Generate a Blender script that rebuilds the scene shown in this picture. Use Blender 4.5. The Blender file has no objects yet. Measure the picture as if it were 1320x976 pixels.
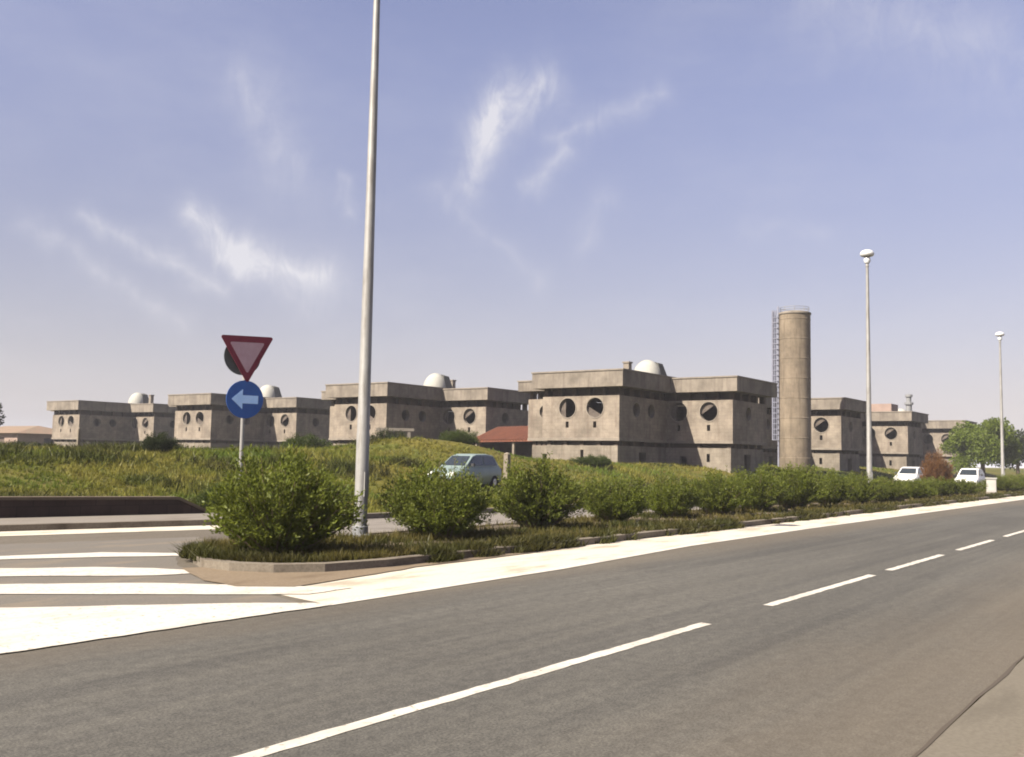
import bpy, bmesh, math, random
import numpy as np
from mathutils import Vector, Matrix

random.seed(7)
rng = np.random.default_rng(11)
SC = bpy.context.scene
COL = SC.collection
R = math.radians

# ------------------------------------------------------------------ materials
def mat(name, base, rough=0.85, var=0.0, scale=3.0, col2=None, detail=6.0, bump=0.0, bump_scale=40.0,
        metallic=0.0, spec=0.3, trans=0.0, coords='Object', contrast=(0.35, 0.65)):
    m = bpy.data.materials.new(name); m.use_nodes = True
    nt = m.node_tree; N = nt.nodes; L = nt.links
    b = N['Principled BSDF']
    b.inputs['Roughness'].default_value = rough
    b.inputs['Metallic'].default_value = metallic
    b.inputs['Specular IOR Level'].default_value = spec
    b.inputs['Base Color'].default_value = (*base, 1)
    tc = N.new('ShaderNodeTexCoord')
    m['_tc'] = tc.name
    if col2 is not None:
        n = N.new('ShaderNodeTexNoise'); n.inputs['Scale'].default_value = scale; n.inputs['Detail'].default_value = detail
        n.inputs['Roughness'].default_value = 0.65
        L.new(tc.outputs[coords], n.inputs['Vector'])
        r = N.new('ShaderNodeValToRGB')
        r.color_ramp.elements[0].position = contrast[0]; r.color_ramp.elements[1].position = contrast[1]
        r.color_ramp.elements[0].color = (*base, 1); r.color_ramp.elements[1].color = (*col2, 1)
        L.new(n.outputs['Fac'], r.inputs['Fac']); L.new(r.outputs['Color'], b.inputs['Base Color'])
    if bump:
        n2 = N.new('ShaderNodeTexNoise'); n2.inputs['Scale'].default_value = bump_scale; n2.inputs['Detail'].default_value = 4
        L.new(tc.outputs[coords], n2.inputs['Vector'])
        bp = N.new('ShaderNodeBump'); bp.inputs['Strength'].default_value = bump; bp.inputs['Distance'].default_value = 0.02
        L.new(n2.outputs['Fac'], bp.inputs['Height']); L.new(bp.outputs['Normal'], b.inputs['Normal'])
    return m

def mixcol(nt, fac, a, b, blend='MIX'):
    n = nt.nodes.new('ShaderNodeMix'); n.data_type = 'RGBA'; n.blend_type = blend
    for sock, v in ((n.inputs[0], fac), (n.inputs[6], a), (n.inputs[7], b)):
        if hasattr(v, 'links'): nt.links.new(v, sock)
        elif isinstance(v, (tuple, list)): sock.default_value = (*v, 1) if len(v) == 3 else v
        else: sock.default_value = v
    return n.outputs[2]

def mathn(nt, op, a, b=None, c=None, clamp=False):
    n = nt.nodes.new('ShaderNodeMath'); n.operation = op; n.use_clamp = clamp
    for i, v in enumerate((a, b, c)):
        if v is None: continue
        if hasattr(v, 'links'): nt.links.new(v, n.inputs[i])
        else: n.inputs[i].default_value = v
    return n.outputs[0]

def noise(nt, vec, scale, detail=5, rough=0.6, dist=0.0):
    n = nt.nodes.new('ShaderNodeTexNoise')
    n.inputs['Scale'].default_value = scale; n.inputs['Detail'].default_value = detail
    n.inputs['Roughness'].default_value = rough; n.inputs['Distortion'].default_value = dist
    nt.links.new(vec, n.inputs['Vector'])
    return n.outputs['Fac']

def mapping(nt, vec, scale=(1, 1, 1), rot=(0, 0, 0)):
    n = nt.nodes.new('ShaderNodeMapping'); n.inputs['Scale'].default_value = scale; n.inputs['Rotation'].default_value = rot
    nt.links.new(vec, n.inputs['Vector']); return n.outputs['Vector']

def smooth(nt, v, a, b):
    n = nt.nodes.new('ShaderNodeMapRange'); n.interpolation_type = 'SMOOTHSTEP'
    n.inputs['From Min'].default_value = a; n.inputs['From Max'].default_value = b
    nt.links.new(v, n.inputs['Value']); return n.outputs['Result']

def new_mat(name, rough=0.85, spec=0.3):
    m = bpy.data.materials.new(name); m.use_nodes = True
    b = m.node_tree.nodes['Principled BSDF']; b.inputs['Roughness'].default_value = rough
    b.inputs['Specular IOR Level'].default_value = spec
    tc = m.node_tree.nodes.new('ShaderNodeTexCoord')
    return m, m.node_tree, b, tc.outputs['Object']

def asphalt_mat():
    m, nt, b, P = new_mat('asphalt', 0.9, 0.25)
    sep = nt.nodes.new('ShaderNodeSeparateXYZ'); nt.links.new(P, sep.inputs[0])
    big = noise(nt, mapping(nt, P, (0.12, 0.5, 1)), 1.0, 5)
    fine = noise(nt, P, 55, 3, 0.8)
    grit = noise(nt, P, 9, 4, 0.75)
    c = mixcol(nt, smooth(nt, big, 0.3, 0.7), (0.0595, 0.0565, 0.0495), (0.079, 0.075, 0.0655))
    t = mixcol(nt, smooth(nt, fine, 0.32, 0.68), (0.58, 0.58, 0.59), (1.42, 1.41, 1.38))
    n = mixcol(nt, 1.0, c, t, 'MULTIPLY')
    t2 = mixcol(nt, smooth(nt, grit, 0.3, 0.7), (0.80, 0.80, 0.80), (1.17, 1.17, 1.16))
    n = mixcol(nt, 1.0, n, t2, 'MULTIPLY')
    # long tyre-worn streaks, darker oil drips along the lanes, a few patched areas and hairline cracks
    stk = noise(nt, mapping(nt, P, (0.05, 2.6, 1)), 1.0, 5, 0.7)
    n = mixcol(nt, 1.0, n, mixcol(nt, smooth(nt, stk, 0.33, 0.67), (0.84, 0.84, 0.85), (1.13, 1.12, 1.10)), 'MULTIPLY')
    blot = noise(nt, mapping(nt, P, (0.55, 0.9, 1)), 1.0, 6, 0.7)
    n = mixcol(nt, mathn(nt, 'MULTIPLY', smooth(nt, blot, 0.58, 0.72), 0.35), n, (0.034, 0.031, 0.027))
    vo = nt.nodes.new('ShaderNodeTexVoronoi'); vo.feature = 'DISTANCE_TO_EDGE'; vo.inputs['Scale'].default_value = 0.42
    wv = nt.nodes.new('ShaderNodeVectorMath'); wv.operation = 'ADD'
    nn = nt.nodes.new('ShaderNodeTexNoise'); nn.inputs['Scale'].default_value = 1.3; nn.inputs['Detail'].default_value = 6; nt.links.new(P, nn.inputs['Vector'])
    nt.links.new(P, wv.inputs[0]); nt.links.new(nn.outputs['Color'], wv.inputs[1]); nt.links.new(wv.outputs[0], vo.inputs['Vector'])
    crk = mathn(nt, 'SUBTRACT', 1.0, smooth(nt, vo.outputs['Distance'], 0.002, 0.007))
    crk = mathn(nt, 'MULTIPLY', crk, mathn(nt, 'MULTIPLY', smooth(nt, big, 0.46, 0.56), 0.25))
    n = mixcol(nt, crk, n, (0.018, 0.016, 0.014))
    # wheel-track polish and dust gathered along both road edges
    wob = noise(nt, mapping(nt, P, (0.3, 1.2, 1)), 1.0, 4)
    v = mathn(nt, 'ADD', sep.outputs[1], mathn(nt, 'MULTIPLY', mathn(nt, 'SUBTRACT', wob, 0.5), 1.6))
    dl = smooth(nt, v, 6.7, 8.3)
    dr = mathn(nt, 'SUBTRACT', 1.0, smooth(nt, v, 1.2, 3.6))
    d = mathn(nt, 'MULTIPLY', mathn(nt, 'MAXIMUM', dl, dr), 0.42)
    n = mixcol(nt, d, n, (0.125, 0.098, 0.066))
    nt.links.new(n, b.inputs['Base Color'])
    bp = nt.nodes.new('ShaderNodeBump'); bp.inputs['Strength'].default_value = 0.35; bp.inputs['Distance'].default_value = 0.01
    nt.links.new(fine, bp.inputs['Height']); nt.links.new(bp.outputs[0], b.inputs['Normal'])
    return m

def pale_concrete_mat(name, c1, c2, dirt, amount=0.6):
    m, nt, b, P = new_mat(name, 0.9, 0.2)
    a = noise(nt, mapping(nt, P, (0.5, 1.6, 1)), 1.3, 6, 0.65)
    g = noise(nt, P, 30, 3, 0.7)
    c = mixcol(nt, smooth(nt, g, 0.3, 0.7), c1, c2)
    d = mathn(nt, 'MULTIPLY', smooth(nt, a, 0.47, 0.68), amount)
    c = mixcol(nt, d, c, dirt)
    nt.links.new(c, b.inputs['Base Color'])
    return m

def paint_mat():
    m, nt, b, P = new_mat('worn_white_paint', 0.7, 0.3)
    a = noise(nt, P, 14, 5, 0.75)
    l = noise(nt, mapping(nt, P, (0.7, 2.5, 1)), 1.2, 4)
    c = mixcol(nt, smooth(nt, a, 0.55, 0.68), (0.44, 0.41, 0.355), (0.15, 0.13, 0.10))
    c = mixcol(nt, mathn(nt, 'MULTIPLY', smooth(nt, l, 0.5, 0.75), 0.45), c, (0.22, 0.185, 0.145))
    nt.links.new(c, b.inputs['Base Color'])
    return m

def block_wall_mat(name, c1, c2, mortar, stain, stain_amt=0.5):
    m, nt, b, P = new_mat(name, 0.95, 0.15)
    # blockwork courses: run along x+y so both wall directions show them
    sep = nt.nodes.new('ShaderNodeSeparateXYZ'); nt.links.new(P, sep.inputs[0])
    s = mathn(nt, 'ADD', sep.outputs[0], sep.outputs[1])
    cmb = nt.nodes.new('ShaderNodeCombineXYZ'); nt.links.new(s, cmb.inputs[0]); nt.links.new(sep.outputs[2], cmb.inputs[1])
    br = nt.nodes.new('ShaderNodeTexBrick'); nt.links.new(cmb.outputs[0], br.inputs['Vector'])
    br.inputs['Scale'].default_value = 1.0; br.inputs['Brick Width'].default_value = 0.5; br.inputs['Row Height'].default_value = 0.25
    br.inputs['Mortar Size'].default_value = 0.010
    br.inputs['Color1'].default_value = (*c1, 1); br.inputs['Color2'].default_value = (*c2, 1); br.inputs['Mortar'].default_value = (*mortar, 1)
    oi = nt.nodes.new('ShaderNodeObjectInfo')
    off = nt.nodes.new('ShaderNodeVectorMath'); off.operation = 'ADD'; nt.links.new(P, off.inputs[0])
    sc_ = mathn(nt, 'MULTIPLY', oi.outputs['Random'], 60.0); cb = nt.nodes.new('ShaderNodeCombineXYZ')
    for k in range(3): nt.links.new(sc_, cb.inputs[k])
    nt.links.new(cb.outputs[0], off.inputs[1]); P = off.outputs[0]
    blot = noise(nt, P, 0.55, 6, 0.7)
    t = mixcol(nt, smooth(nt, blot, 0.3, 0.7), (0.66, 0.65, 0.64), (1.22, 1.20, 1.17))
    c = mixcol(nt, 1.0, br.outputs['Color'], t, 'MULTIPLY')
    st = noise(nt, mapping(nt, P, (1.6, 1.6, 0.16)), 1.5, 6, 0.75)
    c = mixcol(nt, mathn(nt, 'MULTIPLY', smooth(nt, st, 0.46, 0.68), stain_amt), c, stain)
    nt.links.new(c, b.inputs['Base Color'])
    return m

def leaf_mat(name, c1, c2, c3, trans=0.35, scale=6.0, big=0.35):
    """leaf colour varies leaf to leaf and shrub to shrub"""
    m = bpy.data.materials.new(name); m.use_nodes = True
    nt = m.node_tree; nt.nodes.remove(nt.nodes['Principled BSDF'])
    out = nt.nodes['Material Output']
    tc = nt.nodes.new('ShaderNodeTexCoord'); P = tc.outputs['Object']
    a = noise(nt, P, scale, 2, 0.9); g = noise(nt, P, big, 3)
    c = mixcol(nt, smooth(nt, a, 0.3, 0.7), c1, c2)
    c = mixcol(nt, smooth(nt, g, 0.42, 0.66), c, c3)
    d = nt.nodes.new('ShaderNodeBsdfDiffuse'); t = nt.nodes.new('ShaderNodeBsdfTranslucent'); gl = nt.nodes.new('ShaderNodeBsdfGlossy')
    gl.inputs['Roughness'].default_value = 0.45; gl.inputs['Color'].default_value = (0.5, 0.5, 0.5, 1)
    nt.links.new(c, d.inputs['Color']); nt.links.new(c, t.inputs['Color'])
    mx = nt.nodes.new('ShaderNodeMixShader'); mx.inputs[0].default_value = trans
    nt.links.new(d.outputs[0], mx.inputs[1]); nt.links.new(t.outputs[0], mx.inputs[2])
    mx2 = nt.nodes.new('ShaderNodeMixShader'); mx2.inputs[0].default_value = 0.015
    nt.links.new(mx.outputs[0], mx2.inputs[1]); nt.links.new(gl.outputs[0], mx2.inputs[2])
    nt.links.new(mx2.outputs[0], out.inputs['Surface'])
    return m

def ground_mat():
    m, nt, b, P = new_mat('field_soil_and_turf', 0.95, 0.1)
    a = noise(nt, P, 0.16, 5, 0.6); f = noise(nt, P, 2.5, 6, 0.75); s = noise(nt, P, 0.45, 5, 0.6)
    c = mixcol(nt, smooth(nt, a, 0.38, 0.62), (0.10, 0.082, 0.016), (0.065, 0.072, 0.014))
    c = mixcol(nt, mathn(nt, 'MULTIPLY', smooth(nt, s, 0.55, 0.75), 0.6), c, (0.10, 0.075, 0.03))
    t = mixcol(nt, smooth(nt, f, 0.3, 0.7), (0.6, 0.6, 0.6), (1.3, 1.3, 1.3))
    c = mixcol(nt, 1.0, c, t, 'MULTIPLY')
    nt.links.new(c, b.inputs['Base Color'])
    return m

M = {}
M['asphalt'] = asphalt_mat()
M['pale'] = pale_concrete_mat('pale_concrete', (0.40, 0.36, 0.29), (0.47, 0.425, 0.35), (0.21, 0.17, 0.12), 0.7)
M['service'] = pale_concrete_mat('service_road_surface', (0.13, 0.115, 0.10), (0.19, 0.17, 0.145), (0.09, 0.078, 0.064), 0.7)
M['pave'] = pale_concrete_mat('pavement_concrete', (0.14, 0.125, 0.105), (0.18, 0.16, 0.135), (0.10, 0.085, 0.066), 0.6)
M['kerb'] = pale_concrete_mat('kerb_concrete', (0.12, 0.1014, 0.07875), (0.168, 0.1443, 0.1125), (0.052, 0.039, 0.027), 0.9)
M['gutter'] = pale_concrete_mat('dusty_gutter', (0.1073, 0.0931, 0.07198), (0.13, 0.1146, 0.08901), (0.07802, 0.06804, 0.05186), 0.6)
M['junction'] = pale_concrete_mat('dusty_junction_asphalt', (0.098, 0.088, 0.074), (0.125, 0.112, 0.095), (0.16, 0.13, 0.095), 0.7)
M['dirt'] = pale_concrete_mat('spilled_earth', (0.13, 0.098, 0.065), (0.17, 0.132, 0.09), (0.085, 0.06, 0.038), 0.7)
M['crack'] = mat('dark_joint', (0.06, 0.048, 0.036), 0.95)
M['paint'] = paint_mat()
M['ground'] = ground_mat()
M['soil'] = mat('island_soil', (0.055, 0.042, 0.025), 0.95, col2=(0.11, 0.085, 0.052), scale=2.2, bump=0.5, bump_scale=18)
M['wall'] = block_wall_mat('raw_block_wall', (0.1799, 0.1539, 0.1267), (0.2066, 0.1777, 0.1446), (0.15, 0.1286, 0.1053), (0.1053, 0.08039, 0.06427), 0.55)
M['wallB'] = block_wall_mat('raw_block_wall_low', (0.161, 0.14, 0.1154), (0.1812, 0.1595, 0.1308), (0.1328, 0.117, 0.09748), (0.08855, 0.07125, 0.05596), 0.6)
M['parapet'] = block_wall_mat('weathered_concrete_parapet', (0.1671, 0.1466, 0.1226), (0.1712, 0.1501, 0.1254), (0.1671, 0.1466, 0.1226), (0.08353, 0.06979, 0.05759), 0.65)
M['slab'] = mat('bare_concrete_slab', (0.14, 0.12, 0.098), 0.95, col2=(0.20, 0.172, 0.14), scale=1.5)
M['darkroom'] = mat('brown_recess_render', (0.06, 0.044, 0.034), 0.95, col2=(0.09, 0.068, 0.052), scale=1.0)  # dark brown paints in the shade of overhung bands and the shed interior
M['board'] = mat('grey_brown_infill', (0.055, 0.044, 0.037), 0.95, col2=(0.10, 0.082, 0.068), scale=2.2)
M['dome'] = mat('whitewashed_dome', (0.2592, 0.252, 0.2232), 0.8, col2=(0.3168, 0.3096, 0.2736), scale=1.8)
M['domegrey'] = mat('grey_dome_hatch', (0.06, 0.06, 0.054), 0.9, col2=(0.084, 0.081, 0.072), scale=2)
M['silo'] = block_wall_mat('stained_silo_concrete', (0.1591, 0.1302, 0.0966), (0.1634, 0.1338, 0.09936), (0.1462, 0.1188, 0.0874), (0.0946, 0.0748, 0.05336), 0.85)
M['galv'] = mat('galvanised_steel', (0.1944, 0.1887, 0.1786), 0.55, col2=(0.2376, 0.2331, 0.2204), scale=2.5, metallic=0.2, spec=0.5)
def grimy(m, col, z0, z1):
    nt = m.node_tree; b = nt.nodes['Principled BSDF']; P = [n for n in nt.nodes if n.type == 'TEX_COORD'][0].outputs['Object']
    src = b.inputs['Base Color'].links[0].from_socket
    st_ = noise(nt, mapping(nt, P, (9, 9, 0.7)), 1.0, 6, 0.75)
    nt.links.new(mixcol(nt, mathn(nt, 'MULTIPLY', smooth(nt, st_, 0.48, 0.66), 0.6), src, col), b.inputs['Base Color'])
grimy(M['galv'], (0.10, 0.085, 0.068), 0, 3)
M['galvdark'] = mat('dull_grey_steel', (0.16, 0.165, 0.17), 0.6, col2=(0.22, 0.22, 0.22), scale=3, metallic=0.3)
M['bluesteel'] = mat('pale_blue_grey_steel', (0.15, 0.1537, 0.195), 0.6, col2=(0.1875, 0.1913, 0.234), scale=3)
M['lampwhite'] = mat('white_lamp_housing', (0.5, 0.5, 0.5), 0.4, col2=(0.45, 0.45, 0.45), scale=3, spec=0.5)
M['lampglass'] = mat('milky_lamp_glass', (0.45, 0.46, 0.47), 0.15, col2=(0.5, 0.51, 0.52), scale=6, spec=0.6)
M['signred'] = mat('faded_red_sign_sheet', (0.15, 0.02, 0.036), 0.55, col2=(0.1125, 0.016, 0.028), scale=5)
M['signpink'] = mat('faded_pinkish_white_sign_sheet', (0.312, 0.2001, 0.2297), 0.5, col2=(0.3619, 0.2519, 0.2816), scale=6)  # white plate; its pinkish grey tone in shade is put into the colour
M['signblue'] = mat('blue_sign_sheet', (0.0096, 0.06, 0.24), 0.45, col2=(0.0144, 0.076, 0.28), scale=5, spec=0.5)
M['signpale'] = mat('pale_blue_arrow_sheet', (0.336, 0.527, 0.81), 0.45, col2=(0.4, 0.595, 0.855), scale=5)  # white arrow, with its bluish shade tint carried by the base colour
M['signback'] = mat('dark_sign_back', (0.05, 0.055, 0.06), 0.6, col2=(0.075, 0.08, 0.085), scale=4)
M['darkwall'] = block_wall_mat('dark_stone_wall', (0.045, 0.030, 0.025), (0.058, 0.039, 0.031), (0.03, 0.022, 0.019), (0.025, 0.018, 0.015), 0.5)
M['coping'] = mat('mossy_coping', (0.085, 0.06, 0.045), 0.95, col2=(0.12, 0.095, 0.06), scale=2)
M['tile'] = mat('terracotta_tiles', (0.17, 0.062, 0.034), 0.9, col2=(0.12, 0.046, 0.028), scale=1.4, bump=0.6, bump_scale=6)
M['bark'] = mat('bark', (0.10, 0.075, 0.05), 0.95, col2=(0.17, 0.13, 0.095), scale=8, bump=0.6)
M['stem'] = mat('shrub_stem', (0.09, 0.065, 0.04), 0.95, col2=(0.15, 0.11, 0.07), scale=10)
M['leaf'] = leaf_mat('oleander_leaves', (0.05497, 0.07153, 0.01309), (0.132, 0.1483, 0.02356), (0.1063, 0.1288, 0.01703))
M['leafdark'] = leaf_mat('dark_weed_leaves', (0.018, 0.025, 0.008), (0.035, 0.046, 0.012), (0.028, 0.037, 0.010))
M['leafmid'] = leaf_mat('mid_green_leaves', (0.033, 0.050, 0.010), (0.062, 0.082, 0.016), (0.05, 0.07, 0.013))
M['leafbright'] = leaf_mat('bright_tree_leaves', (0.080, 0.112, 0.016), (0.13, 0.165, 0.026), (0.105, 0.135, 0.020), 0.4, 3.0)
M['leafbrown'] = leaf_mat('dry_brown_leaves', (0.105, 0.050, 0.020), (0.16, 0.08, 0.032), (0.125, 0.065, 0.026))
M['grass'] = leaf_mat('field_grass_blades', (0.1298, 0.1254, 0.0198), (0.2035, 0.1792, 0.0396), (0.0858, 0.121, 0.0153), 0.35, 1.2, 0.22)
M['grassdry'] = leaf_mat('verge_grass_blades', (0.062, 0.057, 0.014), (0.12, 0.096, 0.032), (0.042, 0.046, 0.012), 0.3, 3.0, 0.6)
M['fieldweed'] = leaf_mat('dark_field_weeds', (0.040, 0.050, 0.011), (0.075, 0.080, 0.018), (0.055, 0.052, 0.016), 0.3, 1.5, 0.3)
M['weed'] = leaf_mat('kerb_weed_blades', (0.035, 0.035, 0.010), (0.07, 0.062, 0.02), (0.045, 0.048, 0.012), 0.3, 3.0, 0.8)
M['carwhite'] = mat('white_car_paint', (0.6, 0.59, 0.57), 0.3, col2=(0.56, 0.55, 0.53), scale=2, spec=0.6)
M['carblue'] = mat('pale_blue_grey_car_paint', (0.1645, 0.2078, 0.1931), 0.35, col2=(0.1452, 0.1875, 0.1747), scale=2, spec=0.6)
M['glass'] = mat('dark_car_glass', (0.02, 0.025, 0.028), 0.08, spec=0.8)
M['tyre'] = mat('tyre_rubber', (0.02, 0.02, 0.02), 0.9)
M['rim'] = mat('alloy_rim', (0.45, 0.45, 0.46), 0.4, metallic=0.7)
M['lamp_clear'] = mat('headlight_lens', (0.75, 0.75, 0.72), 0.1, spec=0.7)
M['plastic'] = mat('black_plastic_trim', (0.03, 0.03, 0.03), 0.6)
M['wood'] = mat('grey_weathered_wood', (0.13, 0.11, 0.085), 0.9, col2=(0.19, 0.16, 0.125), scale=4)
M['cabinet'] = mat('white_cabinet_paint', (0.336, 0.328, 0.304), 0.6, col2=(0.288, 0.28, 0.256), scale=2.5)
M['oldtile'] = mat('faded_tan_tiles', (0.15, 0.115, 0.075), 0.9, col2=(0.19, 0.125, 0.085), scale=0.8, bump=0.5, bump_scale=6)
M['pinkwall'] = mat('pinkish_plaster', (0.20, 0.145, 0.12), 0.9, col2=(0.25, 0.185, 0.15), scale=0.8)
M['shutter'] = mat('brown_shutter', (0.07, 0.05, 0.04), 0.8)

# ------------------------------------------------------------------ object helpers
def tag(o, label=None, cat=None, group=None, kind=None):
    if label: o['label'] = label
    if cat: o['category'] = cat
    if group: o['group'] = group
    if kind: o['kind'] = kind
    return o

def empty(name, loc, rz=0.0):
    o = bpy.data.objects.new(name, None); COL.objects.link(o)
    o.location = loc; o.rotation_euler = (0, 0, rz); o.empty_display_size = 0.3
    return o

def link_mesh(name, me, material, parent=None):
    if material is not None and not me.materials: me.materials.append(material)
    o = bpy.data.objects.new(name, me); COL.objects.link(o)
    if parent is not None: o.parent = parent
    return o

def obj(name, bm, material, parent=None, smooth_=False):
    bmesh.ops.recalc_face_normals(bm, faces=bm.faces)
    me = bpy.data.meshes.new(name); bm.to_mesh(me); bm.free()
    if smooth_:
        me.polygons.foreach_set('use_smooth', [True] * len(me.polygons))
        me.set_sharp_from_angle(angle=R(40))
    return link_mesh(name, me, material, parent)

def np_mesh(name, verts, faces):
    """faces: (n,3) or (n,4) int array"""
    me = bpy.data.meshes.new(name)
    verts = np.asarray(verts, np.float32); faces = np.asarray(faces, np.int32)
    k = faces.shape[1]
    me.vertices.add(len(verts)); me.vertices.foreach_set('co', verts.ravel())
    me.loops.add(faces.size); me.loops.foreach_set('vertex_index', faces.ravel())
    me.polygons.add(len(faces))
    me.polygons.foreach_set('loop_start', np.arange(0, faces.size, k, dtype=np.int32))
    me.polygons.foreach_set('loop_total', np.full(len(faces), k, np.int32))
    me.update(calc_edges=True); me.validate()
    return me

def children(o): return [c for c in bpy.data.objects if c.parent is o]

def copy_tree(o, parent=None):
    c = o.copy(); COL.objects.link(c)
    if parent is not None: c.parent = parent
    for ch in children(o): copy_tree(ch, c)
    return c

def box(bm, x0, x1, y0, y1, z0, z1):
    v = [bm.verts.new(p) for p in ((x0,y0,z0),(x1,y0,z0),(x1,y1,z0),(x0,y1,z0),(x0,y0,z1),(x1,y0,z1),(x1,y1,z1),(x0,y1,z1))]
    for f in ((3,2,1,0),(4,5,6,7),(0,1,5,4),(1,2,6,5),(2,3,7,6),(3,0,4,7)): bm.faces.new([v[i] for i in f])
    return v

def lathe(bm, prof, cx=0, cy=0, n=24, cap=True):
    rings = []
    for r, z in prof:
        if r < 1e-5: rings.append([bm.verts.new((cx, cy, z))])
        else: rings.append([bm.verts.new((cx + r*math.cos(2*math.pi*i/n), cy + r*math.sin(2*math.pi*i/n), z)) for i in range(n)])
    for a, b in zip(rings, rings[1:]):
        if len(a) == 1 and len(b) == 1: continue
        for i in range(n):
            j = (i+1) % n
            if len(a) == 1: bm.faces.new((a[0], b[j], b[i]))
            elif len(b) == 1: bm.faces.new((a[i], a[j], b[0]))
            else: bm.faces.new((a[i], a[j], b[j], b[i]))
    if cap:
        if len(rings[0]) > 1: bm.faces.new(rings[0][::-1])
        if len(rings[-1]) > 1: bm.faces.new(rings[-1])

def tube(bm, pts, radii, n=8):
    pts = [Vector(p) for p in pts]
    if not isinstance(radii, (list, tuple)): radii = [radii]*len(pts)
    rings = []
    for i, p in enumerate(pts):
        d = (pts[min(i+1, len(pts)-1)] - pts[max(i-1, 0)]).normalized()
        up = Vector((0,0,1)) if abs(d.z) < 0.95 else Vector((1,0,0))
        a = d.cross(up).normalized(); b = d.cross(a)
        rings.append([bm.verts.new(p + (a*math.cos(2*math.pi*k/n) + b*math.sin(2*math.pi*k/n))*radii[i]) for k in range(n)])
    for r0, r1 in zip(rings, rings[1:]):
        for k in range(n): bm.faces.new((r0[k], r0[(k+1)%n], r1[(k+1)%n], r1[k]))
    bm.faces.new(rings[0][::-1]); bm.faces.new(rings[-1])

def sheet(name, pts, z, material, kind='structure', parent=None):
    bm = bmesh.new()
    vs = [bm.verts.new((x, y, z)) for x, y in pts]
    es = [bm.edges.new((vs[i], vs[(i+1) % len(vs)])) for i in range(len(vs))]
    bmesh.ops.triangle_fill(bm, use_beauty=True, edges=es, normal=(0,0,1))
    for f in bm.faces:
        if f.normal.z < 0: f.normal_flip()
    me = bpy.data.meshes.new(name); bm.to_mesh(me); bm.free()
    o = link_mesh(name, me, material, parent)
    if kind: o['kind'] = kind
    return o

def prism(bm, pts, z0, z1):
    """closed outline raised from z0 to z1"""
    vs = [bm.verts.new((x, y, z0)) for x, y in pts]
    es = [bm.edges.new((vs[i], vs[(i+1) % len(vs)])) for i in range(len(vs))]
    r = bmesh.ops.triangle_fill(bm, use_beauty=True, edges=es, normal=(0,0,-1))
    fs = [g for g in r['geom'] if isinstance(g, bmesh.types.BMFace)]
    e = bmesh.ops.extrude_face_region(bm, geom=fs)
    bmesh.ops.translate(bm, vec=(0,0,z1-z0), verts=[g for g in e['geom'] if isinstance(g, bmesh.types.BMVert)])

def panel(bm, M4, w0, w1, h0, h1, holes, thick):
    """wall panel in local (s, t) plane with round / square holes; M4 maps (s, t, depth) to the building frame"""
    b2 = bmesh.new()
    def loop(pts):
        vs = [b2.verts.new((p[0], p[1], 0)) for p in pts]
        return [b2.edges.new((vs[i], vs[(i+1) % len(vs)])) for i in range(len(vs))]
    es = loop([(w0,h0),(w1,h0),(w1,h1),(w0,h1)])
    for h in holes:
        if h[0] == 'o':
            _, s, t, r = h; es += loop([(s + r*math.cos(2*math.pi*i/28), t + r*math.sin(2*math.pi*i/28)) for i in range(28)])
        else:
            _, s, t, a, c = h; es += loop([(s-a,t-c),(s+a,t-c),(s+a,t+c),(s-a,t+c)])
    res = bmesh.ops.triangle_fill(b2, use_beauty=True, edges=es, normal=(0,0,1))
    fs = list(b2.faces)
    e = bmesh.ops.extrude_face_region(b2, geom=fs)
    bmesh.ops.translate(b2, vec=(0,0,thick), verts=[g for g in e['geom'] if isinstance(g, bmesh.types.BMVert)])
    me = bpy.data.meshes.new('tmp'); b2.transform(M4); b2.to_mesh(me); b2.free()
    bm.from_mesh(me); bpy.data.meshes.remove(me)

# ------------------------------------------------------------------ the lie of the land
KERB = [(-300, 112), (-60, 40), (-20, 27.2), (0, 21.7), (9.4, 19.1), (13.5, 18.05), (19, 17.55), (27, 17.3), (3000, 17.3)]
KX = np.array([p[0] for p in KERB]); KY = np.array([p[1] for p in KERB])
def kerb_v(u): return np.interp(u, KX, KY)
def sstep(x): x = np.clip(x, 0, 1); return x*x*(3-2*x)
MOUNDS = [(38.8, 34.0, 5.2, 3.6, 1.15), (47, 43, 6, 4, 0.9), (24, 40, 9, 6, 0.35), (58, 66, 9, 5, 0.5), (30, 28, 7, 3, 0.25)]
def terrain(u, v):
    u = np.asarray(u, float); v = np.asarray(v, float)
    d = v - kerb_v(u)
    left = sstep((14.5 - u)/5.0)                      # the retained bank at the low wall
    z = 0.02 + 1.33*sstep((d - 6.0)/9.0) + left*0.40*sstep((d - 2.45)/1.0)*(1 - 0.55*sstep((d-6.0)/9.0))
    for mx, my, ra, rb, h in MOUNDS:
        a = R(-35); du, dv = u - mx, v - my
        s = du*math.cos(a) + dv*math.sin(a); t = -du*math.sin(a) + dv*math.cos(a)
        z = z + h*np.exp(-(s/ra)**2 - (t/rb)**2)
    z = z + 0.10*np.sin(u*0.31 + 1.7*np.sin(v*0.17))*np.sin(v*0.27 + 0.6)*sstep((d-5)/6)
    return np.where(d < 0.35, -0.03, z)

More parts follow.
